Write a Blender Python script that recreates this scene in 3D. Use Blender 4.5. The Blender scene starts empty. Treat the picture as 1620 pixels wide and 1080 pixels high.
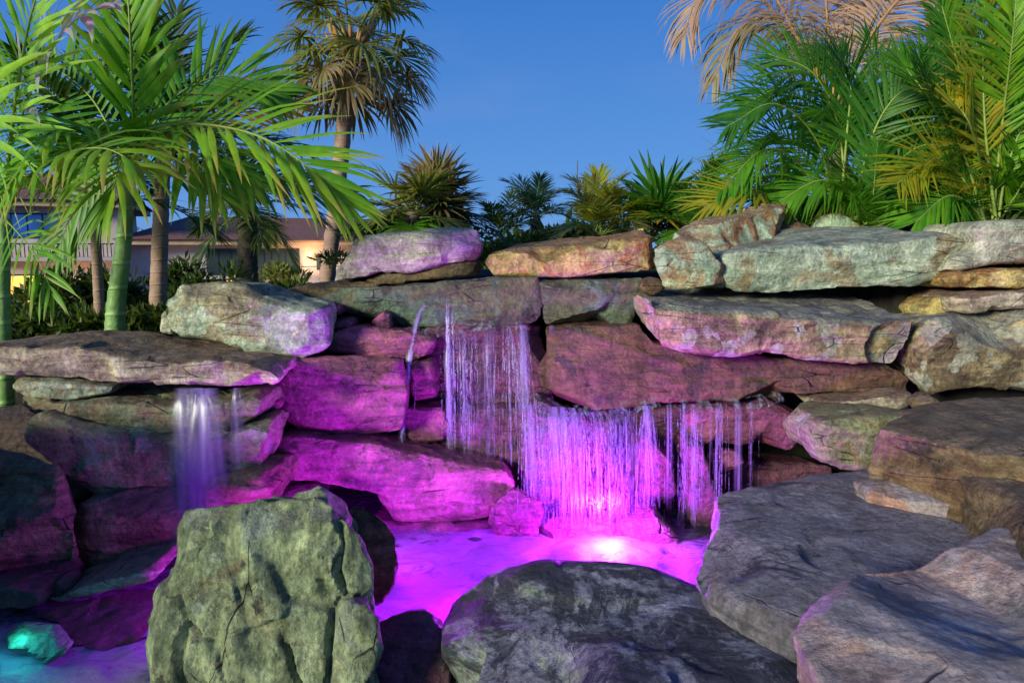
import bpy, bmesh, math, random
import numpy as np
from mathutils import Vector, Matrix
R = math.radians
random.seed(7)
sc = bpy.context.scene
col = sc.collection

# ------------------------------------------------------------------ camera
CAM_H = 1.5; PITCH = R(7.9); FPX = 1080.0
cd = bpy.data.cameras.new('camera'); cam = bpy.data.objects.new('camera', cd); col.objects.link(cam)
cam.location = (0, 0, CAM_H); cam.rotation_euler = (R(90) - PITCH, 0, 0)
cd.sensor_width = 36; cd.lens = 24; cd.clip_start = 0.05; cd.clip_end = 2000
sc.camera = cam
# ------------------------------------------------------------------ sky
w = bpy.data.worlds.new('World'); sc.world = w; w.use_nodes = True
nt = w.node_tree; nt.nodes.clear()
wo = nt.nodes.new('ShaderNodeOutputWorld'); bg = nt.nodes.new('ShaderNodeBackground')
sky = nt.nodes.new('ShaderNodeTexSky'); sky.sky_type = 'NISHITA'; sky.sun_disc = False
sky.sun_elevation = R(15); sky.sun_rotation = R(224); sky.ozone_density = 6.0; sky.dust_density = 0.2; sky.air_density = 1.0
tint = nt.nodes.new('ShaderNodeMix'); tint.data_type = 'RGBA'; tint.blend_type = 'MULTIPLY'; tint.inputs[0].default_value = 1
tint.inputs[7].default_value = (0.62, 0.9, 1.0, 1)
tc = nt.nodes.new('ShaderNodeTexCoord'); mp = nt.nodes.new('ShaderNodeMapping'); mp.inputs['Scale'].default_value = (1, 1, 3.5)
cn = nt.nodes.new('ShaderNodeTexNoise'); cn.inputs['Scale'].default_value = 2.2; cn.inputs['Detail'].default_value = 5; cn.inputs['Roughness'].default_value = .5
cr = nt.nodes.new('ShaderNodeMapRange'); cr.inputs[1].default_value = .56; cr.inputs[2].default_value = .82; cr.inputs[4].default_value = .14
cm = nt.nodes.new('ShaderNodeMix'); cm.data_type = 'RGBA'; cm.inputs[7].default_value = (5.6, 5.0, 7.2, 1)
nt.links.new(tc.outputs['Generated'], mp.inputs[0]); nt.links.new(mp.outputs[0], cn.inputs[0]); nt.links.new(cn.outputs[0], cr.inputs[0])
nt.links.new(sky.outputs[0], tint.inputs[6]); nt.links.new(tint.outputs[2], cm.inputs[6]); nt.links.new(cr.outputs[0], cm.inputs[0])
sx = nt.nodes.new('ShaderNodeSeparateXYZ'); rp = nt.nodes.new('ShaderNodeValToRGB'); gm = nt.nodes.new('ShaderNodeMix'); gm.data_type = 'RGBA'
nt.links.new(tc.outputs['Generated'], sx.inputs[0]); nt.links.new(sx.outputs[2], rp.inputs[0])
e = rp.color_ramp.elements; e[0].position = 0.0; e[0].color = (.135, .31, .70, 1); e[1].position = 1.0; e[1].color = (.012, .07, .36, 1)
x = e.new(.12); x.color = (.095, .265, .66, 1); x = e.new(.38); x.color = (.03, .165, .55, 1)
sc10 = nt.nodes.new('ShaderNodeVectorMath'); sc10.operation = 'SCALE'; sc10.inputs['Scale'].default_value = 12.2
nt.links.new(rp.outputs[0], sc10.inputs[0])
gm.inputs[0].default_value = .85; nt.links.new(tint.outputs[2], gm.inputs[6]); nt.links.new(sc10.outputs[0], gm.inputs[7]); nt.links.new(gm.outputs[2], cm.inputs[6])
nt.links.new(cm.outputs[2], bg.inputs[0]); bg.inputs[1].default_value = 0.081
nt.links.new(bg.outputs[0], wo.inputs[0])
# ------------------------------------------------------------------ sun (stands in for garden floodlights at front left)
sd = bpy.data.lights.new('stand_in_sun', 'SUN'); stand_in_sun = bpy.data.objects.new('stand_in_sun', sd); col.objects.link(stand_in_sun)
SAZ, SEL = R(44), R(15)
stand_in_sun.rotation_euler = Vector((math.sin(SAZ) * math.cos(SEL), math.cos(SAZ) * math.cos(SEL), -math.sin(SEL))).to_track_quat('-Z', 'Y').to_euler()
sd.energy = 3.7; sd.angle = R(11); sd.color = (1.0, 1.0, 0.74)
# ------------------------------------------------------------------ colour management
sc.render.engine = 'CYCLES'
sc.view_settings.view_transform = 'Standard'; sc.view_settings.look = 'None'
sc.view_settings.exposure = 0.2; sc.view_settings.gamma = 1; sc.view_settings.use_curve_mapping = False
sc.cycles.transparent_max_bounces = 24

# ------------------------------------------------------------------ helpers
def P(px, py, D):
    """point at distance D (world Y) seen at a pixel of the 1620 wide photograph"""
    a = (px - 810) / FPX; b = (540 - py) / FPX
    c, s = math.cos(PITCH), math.sin(PITCH)
    d = Vector((a, c + b * s, -s + b * c)); d *= D / d.y
    return Vector((d.x, d.y, d.z + CAM_H))

def tag(o, label=None, cat=None, group=None, kind=None):
    if label: o['label'] = label
    if cat: o['category'] = cat
    if group: o['group'] = group
    if kind: o['kind'] = kind
    return o
def empty(name, loc):
    o = bpy.data.objects.new(name, None); col.objects.link(o); o.location = loc; o.empty_display_size = .1
    return o
def mesh_obj(name, verts, faces, mat, parent=None, smooth=True, origin=None, uv=None, attr=None):
    """one mesh object; verts are world coordinates, origin is the object's own place"""
    me = bpy.data.meshes.new(name)
    v = np.asarray(verts, dtype=float).reshape(-1, 3)
    if origin is None:
        origin = Vector((0, 0, 0)) if parent is not None else Vector((v[:, 0].mean(), v[:, 1].mean(), v[:, 2].min()))
    off = np.array(origin)
    if parent is not None: off = np.array(parent['_w']) if '_w' in parent else np.array(parent.location)
    me.from_pydata((v - off).tolist(), [], faces)
    me.materials.append(mat)
    if smooth: me.polygons.foreach_set('use_smooth', [True] * len(me.polygons))
    if uv is not None:
        l = me.uv_layers.new(name='UVMap'); idx = np.zeros(len(me.loops), dtype=np.int32); me.loops.foreach_get('vertex_index', idx)
        l.data.foreach_set('uv', np.asarray(uv, dtype=np.float32)[idx].ravel())
    me.update()
    o = bpy.data.objects.new(name, me); col.objects.link(o)
    if parent is not None: o.parent = parent
    else: o.location = origin
    return o

# numpy noise -----------------------------------------------------------
def h3(ix, iy, iz, seed):
    h = (ix.astype(np.int64) * 374761393 + iy.astype(np.int64) * 668265263 + iz.astype(np.int64) * 2147483647 + seed * 974634777) & 0xffffffff
    h = ((h ^ (h >> 13)) * 1274126177) & 0xffffffff
    h = ((h ^ (h >> 16)) * 2246822519) & 0xffffffff
    h = h ^ (h >> 15)
    return (h & 0xffffff) / float(0x1000000)
def vn(p, seed=0):
    f = np.floor(p); t = p - f; t = t * t * t * (t * (t * 6 - 15) + 10); i = f.astype(np.int64)
    r = 0
    for a in (0, 1):
        wx = t[:, 0] if a else 1 - t[:, 0]
        for b in (0, 1):
            wy = t[:, 1] if b else 1 - t[:, 1]
            for c in (0, 1):
                wz = t[:, 2] if c else 1 - t[:, 2]
                r = r + wx * wy * wz * h3(i[:, 0] + a, i[:, 1] + b, i[:, 2] + c, seed)
    return r * 2 - 1
def fbm(p, seed=0, o=4, g=.5):
    r = 0; a = 1; s = 0
    for k in range(o):
        r = r + a * vn(p * (2.03 ** k) + 17.3 * k, seed + k); s += a; a *= g
    return r / s
def voro(p, seed=0):
    f = np.floor(p).astype(np.int64); n = len(p)
    d1 = np.full(n, 9.0); d2 = np.full(n, 9.0); best = np.zeros((n, 3)); bid = np.zeros(n)
    for a in (-1, 0, 1):
        for b in (-1, 0, 1):
            for c in (-1, 0, 1):
                ix, iy, iz = f[:, 0] + a, f[:, 1] + b, f[:, 2] + c
                q = np.stack([ix + h3(ix, iy, iz, seed), iy + h3(ix, iy, iz, seed + 1), iz + h3(ix, iy, iz, seed + 2)], 1)
                d = np.sqrt(((p - q) ** 2).sum(1))
                m = d < d1
                d2 = np.where(m, d1, np.minimum(d2, d)); best[m] = q[m]; d1 = np.where(m, d, d1)
    bi = np.floor(best).astype(np.int64)
    rv = np.stack([h3(bi[:, 0], bi[:, 1], bi[:, 2], seed + 5 + k) for k in range(4)], 1)
    return d1, d2, best, rv

def scoop(p, seed=0):
    """shallow hollows that meet in sharp ridges, like broken stone"""
    f = np.floor(p).astype(np.int64); best = np.full(len(p), 9.0)
    for a in (-1, 0, 1):
        for b in (-1, 0, 1):
            for c in (-1, 0, 1):
                ix, iy, iz = f[:, 0] + a, f[:, 1] + b, f[:, 2] + c
                q = [ix + h3(ix, iy, iz, seed) - p[:, 0], iy + h3(ix, iy, iz, seed + 1) - p[:, 1], iz + h3(ix, iy, iz, seed + 2) - p[:, 2]]
                d = .55 * (q[0] ** 2 + q[1] ** 2 + q[2] ** 2) + .9 * h3(ix, iy, iz, seed + 3)
                for k in range(3): d = d + .8 * (h3(ix, iy, iz, seed + 5 + k) - .5) * q[k]
                best = np.minimum(best, d)
    return best
# materials ---------------------------------------------------------------
def new_mat(name):
    m = bpy.data.materials.new(name); m.use_nodes = True; m.node_tree.nodes.clear()
    return m, m.node_tree
class NT:
    def __init__(s, name): s.m, s.t = new_mat(name)
    def n(s, typ, **k):
        x = s.t.nodes.new(typ)
        ins = k.pop('i', {})
        for a, b in k.items(): setattr(x, a, b)
        for a, b in ins.items():
            if isinstance(b, bpy.types.NodeSocket): s.t.links.new(b, x.inputs[a])
            else: x.inputs[a].default_value = b
        return x
    def noise(s, vec, scale, detail=5, rough=.55, dist=0):
        return s.n('ShaderNodeTexNoise', i={'Vector': vec, 'Scale': scale, 'Detail': detail, 'Roughness': rough, 'Distortion': dist}).outputs[0]
    def rng(s, v, a, b, c=0.0, d=1.0):
        return s.n('ShaderNodeMapRange', interpolation_type='SMOOTHSTEP', i={0: v, 1: a, 2: b, 3: c, 4: d}).outputs[0]
    def mix(s, f, a, b, mode='MIX'):
        c4 = lambda x: (*x, 1) if isinstance(x, tuple) and len(x) == 3 else x
        return s.n('ShaderNodeMix', data_type='RGBA', blend_type=mode, i={0: f, 6: c4(a), 7: c4(b)}).outputs[2]
    def math(s, op, a, b=0.0):
        return s.n('ShaderNodeMath', operation=op, i={0: a, 1: b}).outputs[0]
    def out(s, sh): s.n('ShaderNodeOutputMaterial', i={0: sh}); return s.m

def rock_mat(name, c1, c2, stain, top, stain_amt=.5, top_amt=.6, dark=(.05, .04, .035), dark_amt=.25, lichen=None, lichen_amt=.0, rough=.8, bump=1.0, bands=.5, cracks=1.0, vert=False, flank=None):
    n = NT(name)
    tc = n.n('ShaderNodeTexCoord'); oi = n.n('ShaderNodeObjectInfo')
    off = n.n('ShaderNodeVectorMath', operation='SCALE', i={0: (13.7, 31.1, 7.7), 'Scale': oi.outputs['Random']})
    v = n.n('ShaderNodeVectorMath', operation='ADD', i={0: tc.outputs['Object'], 1: off.outputs[0]}).outputs[0]
    mp = n.n('ShaderNodeMapping', i={0: v, 'Scale': (3.2, 2.0, 1.0) if vert else (1.0, 1.0, 5.5), 'Rotation': (.12, .1, 0)}).outputs[0]
    base = n.mix(n.rng(n.noise(v, 3.2, 8, .68, .6), .40, .60), c1, c2)
    sf = n.rng(n.noise(v, 2.1, 8, .68, .9), .61 - .24 * stain_amt, .68 - .24 * stain_amt)
    base = n.mix(sf, base, stain)
    st = n.noise(mp, 5.0, 6, .6, .3)                                  # bedding
    base = n.mix(bands, base, n.mix(n.rng(st, .3, .7), tuple(x * .45 for x in c2), tuple(min(.8, x * 1.35) for x in c1)))
    geo = n.n('ShaderNodeNewGeometry'); nz = n.n('ShaderNodeSeparateXYZ', i={0: geo.outputs['Normal']}).outputs[2]
    nzn = n.math('ADD', nz, n.math('MULTIPLY', n.math('SUBTRACT', n.noise(v, 9, 5, .6), .5), .8))
    base = n.mix(n.math('MULTIPLY', n.rng(nzn, .45, .85), top_amt), base, top)
    if flank:                                                          # orange light from the right, put into the colour of right-facing faces
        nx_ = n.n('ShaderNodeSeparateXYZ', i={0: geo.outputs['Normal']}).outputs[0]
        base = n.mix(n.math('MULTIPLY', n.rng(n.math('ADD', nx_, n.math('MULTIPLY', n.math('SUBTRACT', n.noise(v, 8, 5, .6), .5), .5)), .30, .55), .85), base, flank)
    df = n.math('MULTIPLY', n.rng(n.noise(v, 4.4, 9, .75, .6), .66 - .22 * dark_amt, .72 - .2 * dark_amt), .85)
    base = n.mix(df, base, dark)
    if lichen:
        lf = n.rng(n.noise(v, 7.5, 3, .45, .2), .66 - .2 * lichen_amt, .675 - .2 * lichen_amt)
        base = n.mix(n.math('MULTIPLY', lf, .85), base, n.mix(n.noise(v, 40, 4), lichen, tuple(x * .6 for x in lichen)))
    sp = n.math('MULTIPLY', n.rng(n.noise(v, 60, 6, .78), .28, .72, .60, 1.30), n.rng(n.noise(v, 7, 10, .74, .5), .34, .66, .55, 1.40))
    base = n.n('ShaderNodeVectorMath', operation='SCALE', i={0: base, 'Scale': sp}).outputs[0]
    cells = n.n('ShaderNodeTexVoronoi', feature='DISTANCE_TO_EDGE', i={'Vector': n.mix(.12, mp, n.n('ShaderNodeTexNoise', i={'Vector': v, 'Scale': 4.0}).outputs[1]), 'Scale': 2.4}).outputs[0]
    crack = n.math('MULTIPLY', n.rng(cells, .0, .014, 1.0, 0.0), n.rng(n.noise(v, 3.7, 2), .54, .64))
    crack = n.math('MULTIPLY', crack, cracks)
    base = n.mix(n.math('MULTIPLY', crack, .7), base, tuple(x * .5 for x in dark))
    hgt = n.math('ADD', n.math('MULTIPLY', n.noise(v, 22, 10, .72), 1.0), n.math('MULTIPLY', st, .8))
    hgt = n.math('SUBTRACT', hgt, n.math('MULTIPLY', crack, .8))
    hgt = n.math('ADD', hgt, n.math('MULTIPLY', n.n('ShaderNodeTexVoronoi', i={'Vector': v, 'Scale': 34.0}).outputs[0], .25))
    bp = n.n('ShaderNodeBump', i={'Strength': 1.0 * bump, 'Distance': .028, 'Height': hgt})
    rg = n.rng(n.noise(v, 12, 4), .3, .7, rough - .1, min(1, rough + .12))
    b = n.n('ShaderNodeBsdfPrincipled', i={'Base Color': base, 'Roughness': rg, 'Normal': bp.outputs[0], 'Specular IOR Level': .35 if rough > .5 else .6})
    return n.out(b.outputs[0])

M = {}
M['mint'] = rock_mat('mint_sandstone', (.56, .62, .45), (.38, .47, .34), (.34, .20, .08), (.20, .17, .17), .5, .55, dark_amt=.25, bands=.4)  # green of the front light is put into this stone colour
M['cream'] = rock_mat('cream_sandstone', (.62, .58, .42), (.46, .45, .31), (.30, .16, .08), (.28, .24, .2), .3, .3, dark_amt=.15, bands=.35)
M['orange'] = rock_mat('orange_lit_sandstone', (.66, .46, .14), (.54, .46, .22), (.42, .16, .05), (.28, .11, .06), .5, .7, dark_amt=.2, bands=.35, flank=(.55, .20, .07))  # orange light from the right is put into the stone colour
M['mint_orange_lit'] = rock_mat('orange_lit_flank_stone', (.50, .60, .42), (.38, .47, .31), (.46, .24, .10), (.36, .17, .09), .2, .8, dark_amt=.15, bands=.2, flank=(.58, .22, .07))  # orange flank colour stands for light from the right
M['lichen'] = rock_mat('lichen_block', (.54, .42, .22), (.30, .21, .11), (.09, .05, .04), (.18, .18, .21), .7, .75, dark_amt=.35, lichen=(.50, .47, .36), lichen_amt=.55, bands=.3, flank=(.50, .22, .12))  # right flank carries the orange light in its colour
M['olive'] = rock_mat('olive_ledge_stone', (.17, .15, .07), (.11, .12, .06), (.13, .22, .16), (.16, .14, .15), .5, .6, dark_amt=.6, bands=.3, rough=.5)  # green and dark patches put the ledge's broken light and shade into colour
M['red'] = rock_mat('wet_red_stone', (.17, .075, .045), (.10, .05, .04), (.20, .12, .06), (.13, .06, .05), .5, .5, dark_amt=.5, rough=.38, bands=.6)
M['pink'] = rock_mat('pinkish_sandstone', (.64, .51, .37), (.36, .26, .21), (.30, .15, .10), (.20, .11, .08), .45, .8, dark_amt=.2, bands=.6)
M['fall'] = rock_mat('wet_fall_stone', (.40, .11, .19), (.22, .055, .11), (.10, .02, .07), (.20, .06, .10), .4, .2, dark_amt=.45, rough=.30, bands=.5)  # green taken out of the three fall stones to deepen the violet light
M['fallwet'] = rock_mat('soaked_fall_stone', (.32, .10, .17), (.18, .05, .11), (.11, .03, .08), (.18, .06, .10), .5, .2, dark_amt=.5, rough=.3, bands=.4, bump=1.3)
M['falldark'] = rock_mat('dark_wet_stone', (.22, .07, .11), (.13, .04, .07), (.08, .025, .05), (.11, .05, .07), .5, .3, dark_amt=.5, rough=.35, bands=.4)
M['brown'] = rock_mat('brown_sandstone', (.24, .17, .09), (.14, .09, .055), (.17, .08, .04), (.16, .11, .10), .5, .5, dark_amt=.4, rough=.55, bands=.5)
M['moss'] = rock_mat('mossy_sandstone', (.34, .33, .16), (.23, .25, .13), (.30, .19, .11), (.18, .12, .10), .5, .5, dark_amt=.35, lichen=(.38, .44, .28), lichen_amt=.3, rough=.6, bands=.3)
M['hero'] = rock_mat('green_grey_boulder_stone', (.50, .56, .30), (.20, .26, .15), (.36, .22, .11), (.17, .14, .14), .45, .55, dark_amt=.5, lichen=(.45, .50, .36), lichen_amt=.25, rough=.72, bump=1.4, bands=.65, vert=True, cracks=.7)
M['blue'] = rock_mat('blue_grey_boulder_stone', (.36, .42, .28), (.20, .23, .20), (.18, .16, .21), (.25, .23, .32), .5, .85, dark=(.018, .018, .035), dark_amt=1.0, rough=.6, bands=.15, cracks=.15)
M['slate'] = rock_mat('slate_grey_stone', (.27, .23, .25), (.17, .16, .20), (.32, .21, .12), (.23, .20, .26), .45, .6, dark=(.03, .03, .045), dark_amt=.5, rough=.6, bands=.6, cracks=.4)
M['rose'] = rock_mat('rose_grey_stone', (.58, .38, .33), (.36, .33, .36), (.54, .27, .20), (.44, .36, .38), .45, .5, dark=(.07, .06, .08), dark_amt=.25, rough=.65, bands=.25)
M['wetdark'] = rock_mat('wet_dark_red_stone', (.09, .05, .04), (.05, .035, .035), (.12, .07, .05), (.08, .045, .04), .4, .4, dark_amt=.5, rough=.3, bands=.4)
M['algae'] = rock_mat('algae_green_stone', (.16, .33, .20), (.10, .22, .13), (.22, .36, .2), (.14, .30, .18), .4, .3, dark_amt=.2, rough=.45, bands=.2)

# rocks --------------------------------------------------------------------
def smooth_np(v, e, it, lam=.5):
    n = len(v); deg = np.bincount(e.ravel(), minlength=n).astype(float)[:, None]
    for _ in range(it):
        s = np.stack([np.bincount(e[:, 0], v[e[:, 1], k], n) + np.bincount(e[:, 1], v[e[:, 0], k], n) for k in range(3)], 1)
        v = v + lam * (s / np.maximum(deg, 1) - v)
    return v
ROCKS = 0
def rock(name, label, pts, D, th, mat, tilt=0.0, rise=0.0, back=None, bulge=.03, seed=None, cell=(2.0, 2.2, 4.0), camp=.035,
         strata=.02, chips=8, nz=.006, shrink=.93, shx=0, vox=None, cat='rock', crack=0.0, group=None, sm=1, drop=0, sil=False, topz=None, flare=1.06, near=0.0, facets=None, fscale=1.0):
    """front outline in photograph pixels; the rock gets its own distance, depth and broken faces.
    tilt: metres further away per 100 px going up (faces that lean back)"""
    global ROCKS
    ROCKS += 1
    if topz is not None: pts = [p if len(p) > 2 else (p[0], p[1], 0) for p in pts]
    sd_ = seed or ROCKS * 31
    rnd = random.Random(sd_)
    pym = max(p[1] for p in pts)
    F = [np.array(P(p[0], p[1], D + (p[2] if len(p) > 2 else 0) + tilt * (pym - p[1]) / 100)) for p in pts]
    if drop:
        for i, p in enumerate(pts):
            if p[1] > pym - 25: F[i] = F[i] + np.array((0, 0, -drop))
    n = len(F)
    c = sum(F) / n
    if back: B = [np.array(P(*b)) for b in back]
    else: B = [np.array((c[0] + (f[0] - c[0]) * shrink + shx, f[1] + th * rnd.uniform(.9, 1.1), c[2] + (f[2] - c[2]) * shrink + rise)) for f in F]
    if topz is not None:                                               # a stone seen from above: outline of its top, sides going down
        F = []
        for p in pts:
            q = P(p[0], p[1], 1.0); z0 = topz + (p[2] if len(p) > 2 else 0)
            F.append(np.array(P(p[0], p[1], (CAM_H - z0) / (CAM_H - q.z))))
        c = sum(F) / n
        B = [np.array((c[0] + (f[0] - c[0]) * flare, c[1] + (f[1] - c[1]) * flare - (near if f[1] < c[1] else 0), f[2] - th)) for f in F]
    if sil:
        cx = sum(p[0] for p in pts) / n; cy = sum(p[1] for p in pts) / n
        B = [np.array(P(cx + (p[0] - cx) * .86, cy + (p[1] - cy) * .86, f[1] + th)) for p, f in zip(pts, F)]
    I = [np.array((c[0] + (f[0] - c[0]) * .8, c[1] + (f[1] - c[1]) * .8 - bulge, c[2] + (f[2] - c[2]) * .8)) for f in F]
    V = I + F + B + [c - np.array((0, bulge * 1.25, 0)), sum(B) / n]
    if topz is not None:
        I = [np.array((c[0] + (f[0] - c[0]) * .75, c[1] + (f[1] - c[1]) * .75, c[2] + (f[2] - c[2]) * .75 + bulge)) for f in F]
        V = I + F + B + [c + np.array((0, 0, bulge * 1.1)), sum(B) / n]
    fs = []
    for i in range(n):
        j = (i + 1) % n
        fs += [(i, j, 3 * n), (n + i, n + j, j, i), (2 * n + i, 2 * n + j, n + j, n + i), (3 * n + 1, 2 * n + j, 2 * n + i)]
    me = bpy.data.meshes.new('tmp'); me.from_pydata([tuple(x) for x in V], [], fs)
    bm = bmesh.new(); bm.from_mesh(me); bmesh.ops.triangulate(bm, faces=bm.faces[:]); bmesh.ops.recalc_face_normals(bm, faces=bm.faces[:]); bm.to_mesh(me); bm.free()
    o = bpy.data.objects.new('tmp', me); col.objects.link(o)
    vox = vox or max(.009, .0040 * D)
    md = o.modifiers.new('r', 'REMESH'); md.mode = 'VOXEL'; md.voxel_size = vox
    dg = bpy.context.evaluated_depsgraph_get(); dg.update()
    m2 = bpy.data.meshes.new_from_object(o.evaluated_get(dg))
    bpy.data.objects.remove(o); bpy.data.meshes.remove(me)
    nv = len(m2.vertices)
    v = np.empty(nv * 3); m2.vertices.foreach_get('co', v); v = v.reshape(-1, 3)
    e = np.empty(len(m2.edges) * 2, dtype=np.int32); m2.edges.foreach_get('vertices', e); e = e.reshape(-1, 2)
    v = smooth_np(v, e, sm)
    # broken corners: flatten what stands past a local plane
    def normals():
        m2.vertices.foreach_set('co', v.ravel()); m2.update()
        nn = np.empty(nv * 3); m2.vertices.foreach_get('normal', nn) if False else m2.vertex_normals.foreach_get('vector', nn)
        return nn.reshape(-1, 3)
    nn = normals()
    ns = smooth_np(nn.copy(), e, 12); ln = np.linalg.norm(ns, axis=1); nsn = ns / np.maximum(ln[:, None], 1e-6)
    size = np.ptp(v, axis=0); smin = min(sorted(size)[0], th, .5)
    edge = np.argsort(ln)[:max(10, nv // 5)]                           # most bent places
    for k in range(chips):
        i = int(edge[rnd.randrange(len(edge))])
        nrm = nsn[i] + np.array([rnd.gauss(0, .22) for _ in range(3)]); nrm /= np.linalg.norm(nrm)
        dep = smin * rnd.uniform(.02, .10)
        rad = smin * rnd.uniform(.5, 1.1)
        d = (v - v[i]) @ nrm + dep
        q = np.linalg.norm(v - v[i], axis=1)
        wgt = np.clip((rad - q) / (.25 * rad), 0, 1)
        v = v - (np.maximum(d, 0) * wgt)[:, None] * nrm
    nn = normals()
    ns = smooth_np(nn.copy(), e, 4); ns /= np.maximum(np.linalg.norm(ns, axis=1)[:, None], 1e-6)
    # cleavage blocks
    wp = v + .09 * np.stack([fbm(v * 3.1, sd_ + 3, 3), fbm(v * 3.1, sd_ + 9, 3), fbm(v * 3.1, sd_ + 15, 3)], 1)
    ca = rnd.uniform(-.25, .25); rot = np.array([[math.cos(ca), 0, math.sin(ca)], [0, 1, 0], [-math.sin(ca), 0, math.cos(ca)]])
    q = (wp @ rot) * np.array(cell)
    d1, d2, best, rv = voro(q, sd_)
    disp = 1.1 * camp * (scoop(q, sd_ + 400) - .4) + .42 * camp * (scoop(q * 2.7, sd_ + 500) - .4)
    if crack:
        disp -= crack * np.clip(1.25 - (d2 - d1) / .085, 0, 1) ** .7 * np.clip(fbm(v * 2.5, sd_ + 90, 2) * 3 + .9, 0, 1)
        tiltv = rv[:, :3] - .5; disp += camp * .55 * (rv[:, 3] - .5) + camp * .8 * ((q - best) * tiltv).sum(1)
    # bedding steps on the sides
    side = 1 - np.abs(ns[:, 2])
    hh = (v @ rot)[:, 2] * 26 + 1.6 * fbm(v * 2.2, sd_ + 21, 3)
    kf = np.floor(hh); fr = hh - kf
    zz = np.zeros(nv); la = h3(kf.astype(np.int64), zz.astype(np.int64), zz.astype(np.int64), sd_); lb = h3(kf.astype(np.int64) + 1, zz.astype(np.int64), zz.astype(np.int64), sd_)
    t = np.clip((fr - .86) / .14, 0, 1); t = t * t * (3 - 2 * t)
    disp += strata * side * ((la * (1 - t) + lb * t) - .5) * (0.55 + .9 * np.clip(fbm(v * 2.7, sd_ + 33, 2) + .3, 0, 1))
    rid = 1 - np.abs(fbm(v * 7.5, sd_ + 50, 4, .55)) * 2
    disp += nz * (rid - .6) + nz * .8 * fbm(v * 22, sd_ + 70, 4, .6) + .016 * fbm(v * 2.0, sd_ + 80, 2)
    v = v + ns * disp[:, None]
    if crack: v = smooth_np(v, e, 1, .6)
    nn = normals(); n12 = smooth_np(nn.copy(), e, 10); n12 /= np.maximum(np.linalg.norm(n12, axis=1)[:, None], 1e-6)
    area = nv * vox * vox
    for k in range(facets if facets is not None else int(min(90, 26 * area / 1.2 + 10))):
        i = rnd.randrange(nv); rad = rnd.uniform(.05, .17) * fscale; dep = rad * rnd.uniform(.05, .16)
        nrm = n12[i] + np.array([rnd.gauss(0, .16) for _ in range(3)]); nrm /= np.linalg.norm(nrm)
        q = np.linalg.norm(v - v[i], axis=1); mk = q < rad
        if not mk.any(): continue
        top_ = ((v[mk] - v[i]) @ nrm).max()
        d = (v[mk] - v[i]) @ nrm - (top_ - dep)
        v[mk] = v[mk] - (np.maximum(d, 0) * np.clip((rad - q[mk]) / (.12 * rad), 0, 1))[:, None] * nrm
    org = np.array((v[:, 0].mean(), v[:, 1].mean(), v[:, 2].min()))
    m2.vertices.foreach_set('co', (v - org).ravel()); m2.name = name
    m2.materials.clear(); m2.materials.append(M[mat] if isinstance(mat, str) else mat)
    m2.polygons.foreach_set('use_smooth', [True] * len(m2.polygons)); m2.update(); m2.set_sharp_from_angle(angle=R(32))
    o = bpy.data.objects.new(name, m2); col.objects.link(o); o.location = org
    tag(o, label, cat, group or 'natural stones of the rock waterfall')
    return o

# ------------------------------------------------------------------ the ground, banked up behind the stones
def sstep(a, b, x): t = np.clip((x - a) / (b - a), 0, 1); return t * t * (3 - 2 * t)
def axis(lo, hi, s, far):
    a = list(np.arange(lo, hi + 1e-6, s)); st = s; x = hi
    while x < far: st *= 1.35; x += st; a.append(x)
    st = s; x = lo
    while x > -far: st *= 1.35; x -= st; a.insert(0, x)
    return np.array(a)
def build_ground():
    xs = axis(-7, 8, .09, 900); ys = axis(-2, 9, .09, 900)
    X, Y = np.meshgrid(xs, ys); p = np.stack([X.ravel(), Y.ravel(), 0 * X.ravel()], 1)
    x, y = p[:, 0], p[:, 1]
    yf = 3.72 + .72 * sstep(-1.5, -.7, x) - .45 * sstep(2.0, 2.7, x) + .45 * (1 - sstep(-2.85, -2.65, x))
    top = .90 + .42 * sstep(-1.5, -.9, x) + .05 * sstep(1.2, 2.2, x)
    near = -.55 * sstep(-5, -4, x) * (1 - sstep(5, 6, x)) * sstep(-1.0, -.4, y)
    bank = sstep(0, .16, y - yf) * (1 - sstep(1.4, 5.2, y - yf))
    z = np.where(y < yf + .02, near, 0) + bank * (top + .0) + (1 - sstep(0, .16, y - yf)) * 0
    z = np.where((y >= yf + .02) & (y < yf + .16), np.maximum(z, -.5), z)
    z -= 4.6 * sstep(6.5, 20, y)
    z += .05 * fbm(p * 1.3, 5, 4) * sstep(-1, 0, y) + .02 * fbm(p * 6, 9, 3) * (np.abs(x) < 12)
    p[:, 2] = z - .02
    nx, ny = len(xs), len(ys)
    idx = np.arange(nx * ny).reshape(ny, nx)
    f = np.stack([idx[:-1, :-1], idx[:-1, 1:], idx[1:, 1:], idx[1:, :-1]], -1).reshape(-1, 4).tolist()
    n = NT('dark_mulch'); tc = n.n('ShaderNodeTexCoord').outputs['Object']
    c = n.mix(n.rng(n.noise(tc, 14, 8, .7), .3, .7), (.012, .010, .008), (.032, .024, .016))
    c = n.mix(n.rng(n.noise(tc, .6, 4), .5, .62), c, (.035, .05, .018))
    b = n.n('ShaderNodeBsdfPrincipled', i={'Base Color': c, 'Roughness': .95, 'Normal': n.n('ShaderNodeBump', i={'Strength': .8, 'Distance': .03, 'Height': n.noise(tc, 30, 8, .7)}).outputs[0]})
    o = mesh_obj('ground', p, f, n.out(b.outputs[0]), origin=Vector((0, 0, 0)))
    tag(o, 'dark planted earth banked up behind the stones', kind='structure')
build_ground()

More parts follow.
